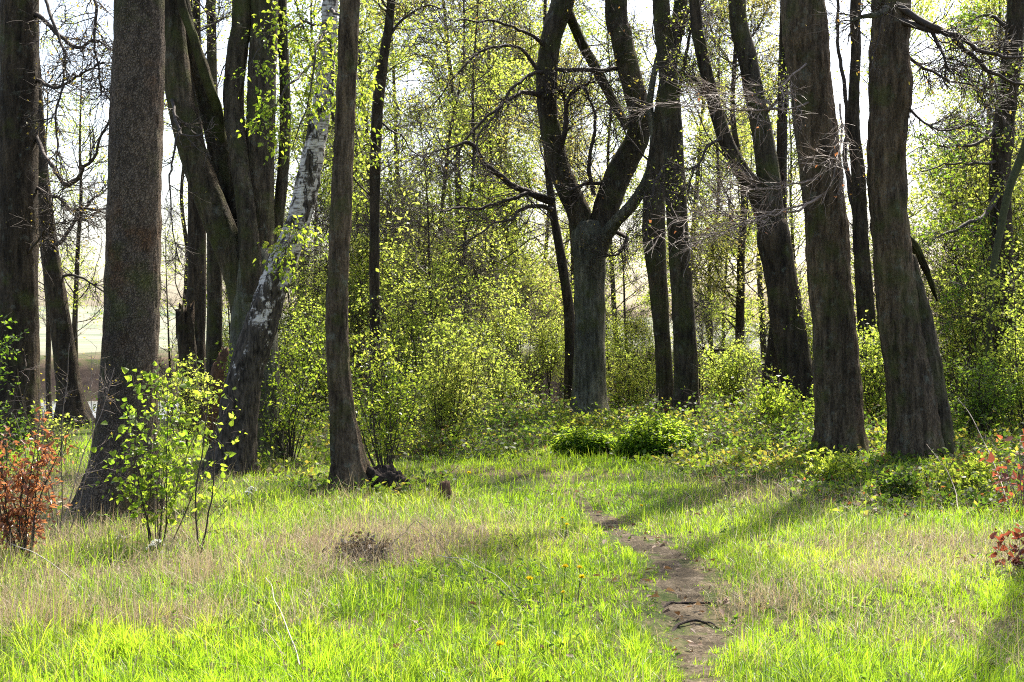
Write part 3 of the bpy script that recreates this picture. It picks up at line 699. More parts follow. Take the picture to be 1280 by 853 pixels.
put(protos, [
    ('high', 92, 50, .95, 'pale leafy tree showing in the gap between the leaning dark trunk and the scaly pine'),
    ('high', -60, 44, 1.0, 'leafy tree mostly hidden behind the thick dark trunk at the left edge'),
    ('high', 232, 47, .9, 'leafy tree behind the dark shaded trunk and the broken stump'),
    ('tall', 370, 42, .95, 'bright green tree behind the birch and the straight brown trunk'),
    ('yellow', 300, 56, 1.0, 'yellow-green tree far behind the splitting stems of the many-stemmed tree'),
    ('bushy', 395, 34, .75, 'bushy dark-leaved tree low between the birch and the straight brown trunk'),
    ('slim', 452, 36, 1.0, 'slim leafy tree between the straight brown trunk and the thin bent trunk'),
    ('tall', 520, 46, 1.0, 'tall bright tree just right of the thin bent trunk, deep in the wood'),
    ('twin', 545, 35, 1.0, 'twin-stemmed yellow-green tree right of the thin bent trunk'),
    ('slim', 577, 33, .9, 'slim leaning tree with crossing dark stems left of the forked tree'),
    ('yellow', 600, 52, 1.0, 'hazy yellow-green tree behind the bare hanging branches of the forked tree'),
    ('twin', 622, 39, .95, 'twin-stemmed tree behind the arching dead branches'),
    ('sparse', 590, 38, .95, 'nearly bare budding tree behind the left limb of the forked tree'),
    ('tall', 668, 55, .95, 'tall leafy tree far behind, just left of the forked trunk'),
    ('sparse', 700, 62, 1.0, 'pale far trunk with thin budding twigs beside the forked tree'),
    ('yellow', 775, 44, .95, 'yellow-green tree between the forked tree and the close pair of trunks'),
    ('bushy', 790, 36, .6, 'low bushy tree between the forked trunk and the nettle mounds'),
    ('slim', 885, 40, 1.0, 'slim bright tree right of the close pair of mossy trunks'),
    ('sparse', 930, 38, .95, 'bare-limbed tree in the gap left of the V-forked dark tree'),
    ('twin', 908, 50, 1.0, 'twin-stemmed tree far back between the mossy pair and the V-forked tree'),
    ('yellow', 1010, 48, .9, 'yellow-green tree behind the thick straight brown trunk'),
    ('tall', 1090, 46, .95, 'bright tree filling the gap between the two big right-hand trunks'),
    ('bushy', 1215, 33, .7, 'bushy green tree behind the thin green-barked stem'),
    ('tall', 1255, 38, .95, 'tall leafy tree behind the leaf-wrapped trunk at the right edge'),
    ('yellow', 1330, 46, 1.0, 'yellow-green tree rising beyond the right edge behind the leaf-wrapped trunk'),
    ('tall', 488, 41, 1.0, 'tall leafy tree directly behind the thin bent trunk'),
    ('sparse', 640, 45, 1.0, 'olive-leaved budding tree behind the hanging twigs left of the forked limbs'),
    ('tall', 560, 60, 1.05, 'far tall tree whose top fills the sky left of the forked tree'),
    ('sparse', 730, 49, 1.0, 'olive budding tree seen between the two limbs of the forked tree'),
    ('tall', 845, 47, 1.0, 'tall tree directly behind the close pair of mossy trunks'),
    ('sparse', 955, 54, 1.0, 'far budding tree behind the narrow straight trunk and the V-forked tree'),
    ('sparse', 1250, 44, 1.0, 'budding tree with open twigs beside the white sky gap at right'),
    ('slim', 430, 52, 1.05, 'slim far tree behind the straight brown trunk'),
    ('yellow', 655, 42, 1.05, 'yellow-green tree whose crown fills the space behind the hanging bare branches'),
    ('bushy', 1270, 31, 1.0, 'bushy tree filling the right edge behind the leaf-wrapped trunk'),
    ('high', 60, 58, 1.0, 'far tree with a high crown seen above the leaning dark trunk'),
    ('sparse', 470, 58, 1.0, 'thin budding tree far behind the elder bush'),
], 'young trees in the wood behind')

protos2 = {
    'leafy': proto_tree('understorey_tree', 221, 4.6, .045, 'spring', 5, .07, n1=34, len1=1.6, t0=.05, clump=.6, lean=.08, n3=7, len2=.8, stems=2),
    'bright': proto_tree('understorey_tree', 222, 3.9, .04, 'yellow', 5, .068, n1=34, len1=1.5, t0=.04, clump=.6, lean=.10, n3=7, len2=.8, stems=2),
    'wispy': proto_tree('understorey_tree', 223, 6.0, .045, 'spring', 5, .058, n1=40, len1=1.5, t0=.15, clump=.65, lean=.10, len2=.7),
}
put(protos2, [
    ('wispy', 345, 30, 0.90, 'wispy young tree in the narrow gap right of the birch'),
    ('leafy', 385, 31, 0.95, 'leafy young tree behind the gap between birch and straight brown trunk'),
    ('bright', 440, 29, 0.95, 'bright young tree just right of the straight brown trunk'),
    ('leafy', 480, 30, 1.05, 'leafy young tree right behind the thin bent trunk'),
    ('bright', 515, 33, 1.10, 'yellow-green young tree behind the tall elder bush'),
    ('wispy', 545, 28, 1.00, 'wispy young tree left of the crossing dark stems'),
    ('leafy', 575, 31, 0.74, 'leafy young tree behind the crossing dark stems'),
    ('bright', 612, 35, 0.70, 'yellow-green young tree behind the upper arching dead branch'),
    ('leafy', 650, 37, 0.74, 'leafy young tree behind the lower arching dead branch'),
    ('bright', 690, 36, 0.67, 'yellow-green young tree behind the foot of the forked trunk'),
    ('wispy', 765, 34, 0.70, 'wispy young tree close right of the forked trunk'),
    ('bright', 800, 33, 0.63, 'yellow-green young tree left of the mossy pair of trunks'),
    ('leafy', 880, 33, 0.59, 'leafy young tree close right of the mossy pair of trunks'),
    ('bright', 920, 36, 0.55, 'yellow-green young tree behind the sagging dead branch'),
    ('bright', 1015, 30, 0.59, 'yellow-green young tree behind the V-forked dark tree'),
    ('leafy', 1092, 29, 0.85, 'leafy young tree in the gap between the two big trunks at right'),
    ('wispy', 1208, 29, 0.90, 'wispy young tree in front of the white sky gap right of the bulging trunk'),
    ('leafy', 1225, 28, 1.10, 'leafy young tree left of the leaf-wrapped trunk'),
    ('leafy', 1285, 27, 1.20, 'leafy young tree at the right edge behind the leaf-wrapped trunk'),
    ('bright', 1245, 25, 1.30, 'yellow-green young tree in front of the leaf-wrapped trunk'),
    ('wispy', 215, 33, 0.80, 'wispy young tree in the gap between the scaly pine and the dark shaded trunk'),
    ('leafy', 290, 32, 0.80, 'leafy young tree low behind the many-stemmed tree'),
], 'young understorey trees')

def shrub(name, label, px, Y, h, spread, stems, lmat, seed, leaf=3, size=.05, n2=8, n3=5, twig='twig', shape='far', len2=.4, len3=.2, r=.010, cat='shrub', group=None, sparse=1., lw=.62, droop=.25, up=.05, loc=None, t2=None, wob=.07):
    rng = np.random.default_rng(seed)
    if loc is None:
        x = (px - CX) / F * Y; y = Y
    else: x, y = loc
    b = np.array([x, y, float(ground(x, y))])
    root = empty(name, b, label, cat, group)
    az = rng.uniform(0, 2 * np.pi, stems)
    sp = rng.uniform(.1, 1, stems) * spread
    d = np.stack([np.cos(az) * sp, np.sin(az) * sp, np.ones(stems)], 1)
    st = np.stack([np.cos(az) * .06 * sp, np.sin(az) * .06 * sp, np.full(stems, -.05)], 1) * (1 + h * .5)
    ln = h * rng.uniform(.7, 1.1, stems)
    P = grow(st, d, ln, 16, rng, wob, up)
    mb = MB(); tubes(mb, P, np.full(stems, r), np.full(stems, r * .35), 6)
    link('stems', mb.mesh('stems'), M[twig], root)
    par = [np.concatenate([p, np.full((16, 1), r * .6)], 1) for p in P]
    twigs_and_leaves(root, par, dict(n1=0, n2=n2, len2=len2, n3=n3, len3=len3, leaf=leaf, size=size, lmat=lmat, r2=r * .45, r3=.0018, shape=shape, twig=twig, jit=.015, lw=lw, droop=droop, cname='foliage'), seed + 5, np.zeros(3))
    return root

shrub('sapling', 'bright yellow-green sapling with large fresh leaves in front of the scaly pine', 196, 10.9, 1.40, .50, 10, 'sapling', 31, leaf=2, size=.050, n2=10, n3=5, shape='near', len2=.42, len3=.16, r=.0055, lw=.8, twig='twig', cat='sapling')
shrub('sapling', 'slender upright sapling with a single dark stem and few leaves right of the bright sapling', 250, 10.5, 1.25, .08, 2, 'sapling', 32, leaf=1, size=.05, n2=9, n3=2, shape='near', len2=.32, len3=.10, r=.008, lw=.8, cat='sapling')
shrub('beech_shrub', 'small shrub with rusty red dead leaves by the left edge of the grass', 32, 10.0, .98, .5, 11, 'beech', 33, leaf=3, size=.05, n2=9, n3=4, shape='near', len2=.26, len3=.12, r=.007, lw=.5)
shrub('bare_shrub', 'thin bare shrub with tiny buds behind the rusty red shrub', 70, 11.6, 1.55, .5, 7, 'bud', 34, leaf=1, size=.022, n2=9, n3=4, len2=.4, len3=.2, r=.006, twig='twig_pale')
shrub('hawthorn_bush', 'dark leafy sprig of bush at the left edge above the rusty shrub', -18, 14.5, 1.7, .4, 9, 'green', 35, leaf=4, size=.05, r=.008)
shrub('elder_bush', 'fan-shaped elder bush with bright leaves growing beside the rotten stump', 482, 16.8, 1.75, .62, 16, 'sapling', 36, leaf=4, size=.045, n2=12, n3=5, len2=.5, len3=.22, r=.010)
shrub('elder_bush', 'wide elder bush with pale green leaves between the thin bent trunk and the bramble bank', 560, 20.5, 1.9, .75, 20, 'spring', 37, leaf=5, size=.048, n2=12, n3=6, len2=.55, len3=.24, r=.011)
shrub('elder_bush', 'tall elder bush filling the gap right of the thin bent trunk', 520, 24, 2.9, .4, 16, 'spring', 38, leaf=5, size=.05, n2=14, n3=6, len2=.65, len3=.28, r=.014)
shrub('hazel_bush', 'leafy bush between the birch foot and the straight brown trunk', 362, 19.0, 1.75, .6, 15, 'sapling', 39, leaf=4, size=.045, n2=12, n3=5, len2=.5, len3=.22, r=.010)
shrub('hazel_bush', 'taller bush behind the straight brown trunk in the gap beside the birch', 392, 26, 2.6, .4, 15, 'spring', 40, leaf=5, size=.05, n2=13, n3=6, len2=.6, len3=.26, r=.012)
shrub('elder_bush', 'yellow-lit bush below the arching dead branches left of the forked trunk', 632, 30, 1.7, .6, 16, 'yellow', 41, leaf=4, size=.05, n2=12, n3=6, len2=.6, len3=.26, r=.012)
shrub('hazel_bush', 'yellowish bush close behind the right side of the forked trunk', 785, 31, 1.7, .6, 18, 'yellow', 42, leaf=4, size=.055, n2=12, n3=6, len2=.6, len3=.26, r=.012)
shrub('hazel_bush', 'sunlit bush between the mossy pair of trunks and the V-forked tree', 915, 28, 1.6, .6, 18, 'yellow', 43, leaf=4, size=.055, n2=12, n3=6, len2=.55, len3=.26, r=.011)
shrub('hazel_bush', 'green bush in the gap between the two big right-hand trunks', 1096, 22, 1.9, .5, 14, 'spring', 44, leaf=5, size=.055, n2=12, n3=6, len2=.5, len3=.24, r=.011)
shrub('hazel_bush', 'tall green bush right of the bulging trunk', 1212, 23.5, 3.0, .4, 18, 'spring', 45, leaf=4, size=.055, n2=13, n3=6, len2=.6, len3=.26, r=.012)
shrub('hawthorn_bush', 'shaded dark green bush at the foot of the leaf-wrapped trunk', 1225, 20.2, 1.25, .8, 18, 'green', 46, leaf=4, size=.045, n2=12, n3=6, len2=.45, len3=.22, r=.009)
shrub('hazel_bush', 'leafy bush cut by the right edge above the copper twig', 1275, 20.5, 2.4, .4, 14, 'spring', 47, leaf=4, size=.055, n2=12, n3=6, len2=.5, len3=.24, r=.010)
shrub('elder_bush', 'low bright bush just left of the foot of the thick straight trunk', 985, 20.5, .95, .9, 14, 'sapling', 48, leaf=4, size=.055, n2=9, n3=5, len2=.35, len3=.18, r=.007)
shrub('hazel_bush', 'small bush at the foot of the pine and the leaning trunk', 66, 18.0, .8, .6, 8, 'spring', 49, leaf=1, size=.05, n2=9, n3=5, len2=.4, len3=.2, r=.008)
shrub('hazel_bush', 'bush in front of the dark shaded trunk left of the birch foot', 232, 21, 1.4, .6, 12, 'spring', 50, leaf=3, size=.055, n2=9, n3=5, len2=.45, len3=.2, r=.009)
shrub('copper_twig', 'twig of copper-red leaves reaching in from the right edge', 1276, 13.4, .72, .5, 5, 'copper', 51, leaf=1, size=.085, n2=5, n3=3, len2=.3, len3=.12, r=.006, shape='near', twig='twig_pale')
shrub('copper_twig', 'low clump of dark red dead leaves at the right edge above the grass shadow', 1292, 9.7, .34, .9, 5, 'copper', 52, leaf=2, size=.06, n2=5, n3=3, len2=.16, len3=.08, r=.004, shape='near')
shrub('bramble_seedling', 'small leafy bramble with orange tips in front of the bulging trunk', 1120, 15.0, .30, 1.2, 10, 'bramble', 53, leaf=3, size=.055, n2=6, n3=4, len2=.22, len3=.12, r=.004, shape='near')
shrub('bramble_seedling', 'yellow-green bramble plant in front of the thick straight trunk', 1040, 16.2, .30, 1.1, 10, 'sapling', 54, leaf=3, size=.055, n2=6, n3=4, len2=.22, len3=.12, r=.004, shape='near')
shrub('bramble_seedling', 'pale leafy bramble plant right of the bulging trunk, beside the copper twig', 1215, 15.2, .42, 1.3, 12, 'sapling', 55, leaf=3, size=.05, n2=6, n3=4, len2=.22, len3=.12, r=.004, shape='near')

def nettle(label, px, Y, rx, h, seed):
    rng = np.random.default_rng(seed)
    x = (px - CX) / F * Y
    b = np.array([x, Y, float(ground(x, Y))])
    root = empty('nettle_clump', b, label, 'nettles', 'nettle mounds at the edge of the grass')
    n = 420
    a = rng.uniform(0, 2 * np.pi, n); r = np.sqrt(rng.uniform(0, 1, n))
    st = np.stack([np.cos(a) * r * rx, np.sin(a) * r * rx * .8, np.zeros(n)], 1)
    hh = h * np.sqrt(np.maximum(.05, 1 - .85 * r ** 2)) * rng.uniform(.75, 1.1, n) * (1 + .25 * vnoise(st[:, 0] * 4, st[:, 1] * 4, seed=seed))
    P = grow(st, np.stack([np.cos(a) * r * .35, np.sin(a) * r * .35, np.ones(n)], 1), hh, 8, rng, .06, 0)
    mb = MB(); tubes(mb, P, np.full(n, .0035), np.full(n, .0015), 4)
    link('stems', mb.mesh('stems'), M['twig_green'], root)
    lf = MB()
    pos, dr, ix, t = spawn(P, 16, rng, .25, 1., 1.25, .2, .4)
    dr[:, 2] -= .25
    leaves(lf, pos, dr, .085 * (1.15 - .55 * t) * rng.uniform(.8, 1.15, len(pos)), rng, 'near', 1.0, None, .5)
    link('foliage', lf.mesh('foliage'), LEAF['nettle'], root)
nettle('smaller domed nettle mound at the foot of the forked trunk', 733, 20.0, .42, .42, 61)
nettle('larger domed nettle mound right of the smaller one, before the mossy pair of trunks', 822, 19.2, .50, .50, 62)

# ------------------------------------------------------------------ ground, water, path
def build_ground():
    xs = np.unique(np.round(np.concatenate([-np.geomspace(12, 2200, 46), np.arange(-12, 12.01, .16), np.geomspace(12, 2200, 46)]), 3))
    ys = np.unique(np.round(np.concatenate([-np.geomspace(2, 60, 12)[::-1], np.arange(-2, 3, .5), np.arange(3, 30, .16), np.arange(30, 100, .7), np.geomspace(100, 3200, 70)]), 3))
    X, Y = np.meshgrid(xs, ys)
    Z = ground(X, Y)
    pd, dm = path_dist(X, Y)
    wet = sstep(53, 54, Y) * (1 - sstep(79, 80, Y))
    Z = Z - .03 * np.exp(-np.minimum(pd, 6) ** 2) - wet * .5
    nx, ny = len(xs), len(ys)
    i = np.arange(ny - 1)[:, None] * nx + np.arange(nx - 1)[None]
    q = np.stack([i, i + 1, i + nx + 1, i + nx], -1).reshape(-1, 4)
    mb = MB(); mb.add(np.stack([X, Y, Z], -1).reshape(-1, 3), q)
    m, nt, out = new_mat('meadow_soil')
    co = coords(nt)
    n1 = noise_tex(nt, co, .9, 5, .6); n2 = noise_tex(nt, co, 22, 5, .65); n3 = noise_tex(nt, co, .012, 3, .5)
    grass = ramp(nt, n2, [(.3, (.022, .032, .010)), (.5, (.045, .065, .016)), (.7, (.085, .075, .035))])
    litter = ramp(nt, n2, [(.3, (.045, .032, .02)), (.55, (.13, .095, .06)), (.75, (.24, .18, .12))])
    c = mixc(nt, ramp(nt, n1, [(.44, (0, 0, 0)), (.60, (1, 1, 1))]), grass, litter)
    sx = nt.nodes.new('ShaderNodeSeparateXYZ'); nt.links.new(co, sx.inputs[0])
    far = ramp(nt, n3, [(.40, (.16, .18, .12)), (.5, (.24, .23, .17)), (.6, (.11, .14, .09))])  # straw fields and hills, paled in colour to stand in for haze
    fm = nt.nodes.new('ShaderNodeMapRange'); fm.inputs['From Min'].default_value = 86; fm.inputs['From Max'].default_value = 130
    nt.links.new(sx.outputs['Y'], fm.inputs['Value'])
    c = mixc(nt, fm.outputs[0], c, far)
    geo = nt.nodes.new('ShaderNodeNewGeometry'); sn = nt.nodes.new('ShaderNodeSeparateXYZ'); nt.links.new(geo.outputs['Normal'], sn.inputs[0])
    st = ramp(nt, sn.outputs['Z'], [(.72, (1, 1, 1)), (.90, (0, 0, 0))])
    c = mixc(nt, st, c, ramp(nt, noise_tex(nt, co, 2.2, 5, .65), [(.35, (.040, .028, .022)), (.65, (.085, .060, .045))]))
    p = nt.nodes.new('ShaderNodeBsdfPrincipled'); p.inputs['Roughness'].default_value = .95; p.inputs['Specular IOR Level'].default_value = .1
    nt.links.new(c, p.inputs['Base Color']); nt.links.new(bump(nt, n2, .8, .03), p.inputs['Normal'])
    nt.links.new(p.outputs[0], out.inputs['Surface'])
    structure(link('ground', mb.mesh('ground'), m))

    # the worn path: a ribbon of bare soil lying on the ground, its edge broken up by the turf
    n = 260
    C = catmull([list(gpx(*p_)) + [w] for p_, w in zip(PATH_PX, PATH_W)], n)
    T = nrm(np.gradient(C[:, :2], axis=0)); N = np.stack([-T[:, 1], T[:, 0]], 1)
    k = 23
    u = np.linspace(-1, 1, k)
    L = C[:, None, :2] + N[:, None, :] * (u[None, :, None] * (C[:, 2] * .85)[:, None, None])
    pd, dm = path_dist(L[..., 0], L[..., 1])
    Z = ground(L[..., 0], L[..., 1]) - .03 * np.exp(-np.minimum(pd, 6) ** 2) + .012 + .008 * vnoise(L[..., 0] * 9, L[..., 1] * 9, seed=5)
    Z = Z - .055 * sstep(.25, 1.0, np.abs(u)[None] + .5 * fbm(L[..., 0] * 4, L[..., 1] * 3, seed=6))
    V = np.concatenate([L, Z[..., None]], -1)
    i = np.arange(n - 1)[:, None] * k + np.arange(k - 1)[None]
    q = np.stack([i, i + k, i + k + 1, i + 1], -1).reshape(-1, 4)
    mb = MB(); mb.add(V.reshape(-1, 3), q, None, np.broadcast_to(np.abs(u)[None], (n, k)).reshape(-1))
    m, nt, out = new_mat('trodden_soil')
    co = coords(nt)
    a = noise_tex(nt, co, 5, 5, .65); b = noise_tex(nt, co, 60, 4, .65)
    c = ramp(nt, mixc(nt, .5, a, b), [(.36, (.030, .024, .015)), (.52, (.085, .067, .043)), (.70, (.25, .205, .145))])
    p = nt.nodes.new('ShaderNodeBsdfPrincipled'); p.inputs['Roughness'].default_value = .95; p.inputs['Specular IOR Level'].default_value = .1
    nt.links.new(c, p.inputs['Base Color']); nt.links.new(bump(nt, b, 1.0, .02), p.inputs['Normal'])
    nt.links.new(p.outputs[0], out.inputs['Surface'])
    structure(link('path', mb.mesh('path'), m))

    xs = np.linspace(-120, 120, 60); ys = np.linspace(51, 82.5, 20)
    X, Y = np.meshgrid(xs, ys); nx = len(xs)
    i = np.arange(len(ys) - 1)[:, None] * nx + np.arange(nx - 1)[None]
    q = np.stack([i, i + 1, i + nx + 1, i + nx], -1).reshape(-1, 4)
    mb = MB(); mb.add(np.stack([X, Y, np.full_like(X, -1.78)], -1).reshape(-1, 3), q)
    m, nt, out = new_mat('rippled_water')
    co = coords(nt)
    p = nt.nodes.new('ShaderNodeBsdfPrincipled'); p.inputs['Base Color'].default_value = (.10, .11, .09, 1); p.inputs['Roughness'].default_value = .30
    nt.links.new(bump(nt, noise_tex(nt, co, 3.0, 4, .6, (1, .5, 1)), 1.0, .35), p.inputs['Normal'])
    nt.links.new(p.outputs[0], out.inputs['Surface'])
    structure(link('water', mb.mesh('water'), m))
build_ground()

# ------------------------------------------------------------------ undergrowth and grass
DRY = [(480, 680, 1.15, .9, 1.0), (560, 665, .8, .7, .6), (200, 676, 1.0, .7, .9), (320, 720, 1.2, .7, .55), (215, 790, .35, .30, 1.0), (0, 770, .9, 1.0, .75), (60, 690, .8, 1.2, .7),
       (1190, 690, 1.5, .9, .58), (1060, 725, .9, .7, .42), (1130, 800, .9, .5, .35), (945, 768, .35, .35, .9), (900, 690, .5, .6, .3), (990, 620, 1.2, 1.2, .6), (90, 620, 2.0, 2.5, .8), (300, 640, 1.6, 1.4, .3)]
def dryness(x, y):
    d = np.zeros_like(x)
    for px, py, rx, ry, s in DRY:
        c = gpx(px, py)
        d = np.maximum(d, s * np.exp(-(((x - c[0]) / rx) ** 2 + ((y - c[1]) / (ry * 1.5)) ** 2)))
    n = fbm(x * 1.7, y * 1.3, seed=41, oct=3)
    return np.clip(d * (1 + .9 * n) * 1.05 + .40 * sstep(.34, .7, n) + .015, 0, 1)

def brush(x, y):
    """where bramble and low woodland plants take over from grass"""
    edge = np.interp(x, [-9, -4, -2.4, -1.2, 0, 1.1, 1.7, 2.2, 2.8, 3.2, 4.4, 6, 9], [22, 20.5, 20, 18.6, 19.6, 20.6, 18.4, 16.4, 15.2, 14.2, 13.5, 13.1, 13])
    b = sstep(-.8, .9, y - edge + .9 * vnoise(x * .9, y * .9, seed=51))
    for cx, cy, r in ((-3.65, 13.1, .65), (-3.45, 17.2, .9), (-1.6, 15.3, .55), (-1.35, 15.5, .5)):
        b = np.maximum(b, .8 * np.exp(-((x - cx) ** 2 + (y - cy) ** 2) / r ** 2))
    return b

def blades(mb, x, y, h, w, lean, rng, var, az=None):
    B = len(x)
    z = ground(x, y)
    pd, dm = path_dist(x, y)
    z = z - .03 * np.exp(-np.minimum(pd, 6) ** 2) - .01
    az = rng.uniform(0, 2 * np.pi, B) if az is None else az
    D = np.stack([np.cos(az), np.sin(az), np.zeros(B)], 1)
    az2 = az + np.pi / 2 + rng.normal(0, .5, B)
    S = np.stack([np.cos(az2), np.sin(az2), np.zeros(B)], 1)
    b = np.stack([x, y, z], 1)
    V = []
    for t, ww in ((0, .8), (.38, 1.), (.72, .62)):
        c = b + D * (h * lean * t ** 1.8)[:, None]; c[:, 2] += h * (t - .38 * np.minimum(lean, 1.5) * t * t)
        V += [c - S * (w * ww * .5)[:, None], c + S * (w * ww * .5)[:, None]]
    c = b + D * (h * lean)[:, None]; c[:, 2] += h * (1 - .38 * np.minimum(lean, 1.5))
    V.append(c)
    V = np.stack(V, 1)
    i = np.arange(B)[:, None] * 7
    q = np.concatenate([i + np.array([[0, 1, 3, 2]]), i + np.array([[2, 3, 5, 4]])])
    t_ = i + np.array([[4, 5, 6]])
    mb.add(V.reshape(-1, 3), q, t_, np.repeat(var, 7))

def scatter(n, y0, y1, rng, pw=1.3):
    u = rng.uniform(0, 1, n); k = 1 - pw
    y = (y0 ** k + u * (y1 ** k - y0 ** k)) ** (1 / k)
    x = rng.uniform(-1, 1, n) * (.375 * y + 1.3)
    return x, y

def build_grass():
    rng = np.random.default_rng(5)
    x, y = scatter(400000, 5.0, 27, rng)
    # tufts: pull the blades together
    tx = np.floor(x * 9 + .8 * vnoise(x * 3, y * 3, seed=21)); ty = np.floor(y * 9 + .8 * vnoise(x * 3, y * 3, seed=22))
    cx = (tx + .5 + .4 * (hash3(tx, ty, tx * 0, 3) * 2 - 1)) / 9; cy = (ty + .5 + .4 * (hash3(tx, ty, tx * 0, 4) * 2 - 1)) / 9
    az = np.arctan2(y - cy, x - cx) + rng.normal(0, .7, len(x))
    wind = vnoise(x * .7, y * .7, seed=19) * 3.1
    az = np.where(rng.uniform(0, 1, len(x)) < .3, wind + rng.normal(0, .5, len(x)), az)
    pull = rng.uniform(0, .9, len(x)) * (hash3(tx, ty, tx * 0, 6) > .3)
    x = x + (cx - x) * pull; y = y + (cy - y) * pull
    pd, dm = path_dist(x, y)
    dry = dryness(x, y); br = brush(x, y)
    gap = fbm(x * 1.1 + 40, y * .9, seed=63, oct=3)
    keep = np.ones(len(x))
    keep *= np.where(pd < 1.1, (.14 + .86 * sstep(-.12, .15, fbm(x * 2.6, y * 1.8, seed=66) + .10 + .25 * (y < 7.9))) * (.55 + .45 * sstep(.2, 1.1, pd)), 1) * np.where(pd < 1.9, .9, 1)
    keep *= 1 - .80 * br
    keep *= 1 - .80 * sstep(.1, .95, dry)
    keep *= np.where(gap > .36, .40, 1)
    hole = gpx(455, 703); keep *= 1 - .95 * np.exp(-((((x - hole[0]) / .24) ** 2 + ((y - hole[1]) / .45) ** 2) ** 2))
    m = rng.uniform(0, 1, len(x)) < keep
    x, y, pd, dry, gap, az = x[m], y[m], pd[m], dry[m], gap[m], az[m]
    tall = .5 + .5 * fbm(x * .55, y * .5, seed=71, oct=3)
    tuft = hash3(np.floor(x * 9), np.floor(y * 9), x * 0, 8)
    h = (.060 + .135 * tall) * rng.uniform(.4, 1.25, len(x)) * (.65 + .9 * tuft ** 3)
    h *= np.where(pd < 2.6, .30 + .70 * sstep(.8, 2.6, pd), 1)
    h *= 1 + .35 * sstep(1.5, 4.5, np.abs(x - .8)) * (x < .5)
    w = (.0026 + .0022 * rng.uniform(0, 1, len(x))) * (.75 + y / 22)
    lean = np.abs(rng.normal(.55, .42, len(x)))
    col = .5 + .26 * fbm(x * .8, y * .8, seed=81, oct=3) + .18 * (tuft - .5) + rng.normal(0, .16, len(x)) + .15 * dry
    mb = MB(); blades(mb, x, y, h, w, lean, rng, np.clip(col, 0, 1), az)
    tag(link('grass', mb.mesh('grass', smooth=True), LEAF['grass']), 'bright green grass lit from behind all over the clearing', 'grass', kind='stuff')
    # dry straw
    x, y = scatter(170000, 5.0, 27, rng)
    pd, dm = path_dist(x, y); dry = dryness(x, y); br = brush(x, y)
    keep = (dry ** 1.3 * 1.3 + .02) * (1 - .7 * br) * np.where(pd < 1, .35, 1)
    hole = gpx(455, 703); keep *= 1 - .95 * np.exp(-((((x - hole[0]) / .20) ** 2 + ((y - hole[1]) / .40) ** 2) ** 2))
    m = rng.uniform(0, 1, len(x)) < keep
    x, y, dry, pd = x[m], y[m], dry[m], pd[m]
    longer = rng.uniform(0, 1, len(x)) < .10
    h = (.09 + .11 * rng.uniform(0, 1, len(x))) * np.where(longer, 2.1, 1) * np.where(pd < 2, .6, 1)
    lean = np.abs(rng.normal(.9, .6, len(x)))
    w = (.0018 + .0014 * rng.uniform(0, 1, len(x))) * (.8 + y / 24)
    col = np.clip(.5 + .3 * fbm(x * 1.5, y * 1.5, seed=91) + rng.normal(0, .2, len(x)), 0, 1)
    mb = MB(); blades(mb, x, y, h, w, lean, rng, col)
    tag(link('dry_grass', mb.mesh('dry_grass'), LEAF['straw']), 'straw-coloured dead grass lying in patches among the green', 'dry grass', kind='stuff')

def build_stalks():
    rng = np.random.default_rng(25)
    x, y = scatter(60000, 5.0, 24, rng)
    dry = dryness(x, y); br = brush(x, y); pd, _ = path_dist(x, y)
    m = rng.uniform(0, 1, len(x)) < (dry ** 1.6 * .8 + .006) * (1 - .8 * br) * (pd > 1.3)
    x, y = x[m], y[m]
    h = rng.uniform(.16, .38, len(x)); lean = np.abs(rng.normal(.3, .25, len(x)))
    w = (.0013 + .001 * rng.uniform(0, 1, len(x))) * (.8 + y / 20)
    mb = MB(); blades(mb, x, y, h, w, lean, rng, rng.uniform(.2, 1, len(x)))
    tag(link('dry_stalks', mb.mesh('dry_stalks'), LEAF['straw']), 'fine upright straw stalks standing above the grass', 'dry stalks', kind='stuff')
build_stalks()

def build_weeds():
    rng = np.random.default_rng(35)
    x, y = scatter(5200, 5.2, 22, rng, 1.05)
    pd, _ = path_dist(x, y); br = brush(x, y); n = fbm(x * .9, y * .9, seed=131)
    m = (rng.uniform(0, 1, len(x)) < .05 + .5 * sstep(.05, .5, n)) & (pd > .8) & (br < .7)
    x, y = x[m], y[m]; B = len(x); k = 7
    ix = np.repeat(np.arange(B), k)
    a = rng.uniform(0, 2 * np.pi, B * k)
    base = np.stack([x, y, ground(x, y) + .01], 1)[ix]
    hgt = rng.uniform(0, .07, B * k); s0 = rng.uniform(.6, 1.3, B)[ix]
    out_ = rng.uniform(.01, .05, B * k)
    pos = base + np.stack([np.cos(a) * out_, np.sin(a) * out_, hgt * s0], 1)
    lf = MB(); leaves(lf, pos, np.stack([np.cos(a), np.sin(a), rng.uniform(-.1, .9, B * k)], 1), .036 * s0 * rng.uniform(.6, 1.2, B * k), rng, 'near', .9, np.clip(rng.normal(.45, .2, B * k), 0, 1), .5)
    tag(link('low_weeds', lf.mesh('low_weeds'), LEAF['green']), 'small broad-leaved weeds growing low among the grass', 'weeds', kind='stuff')
build_weeds()

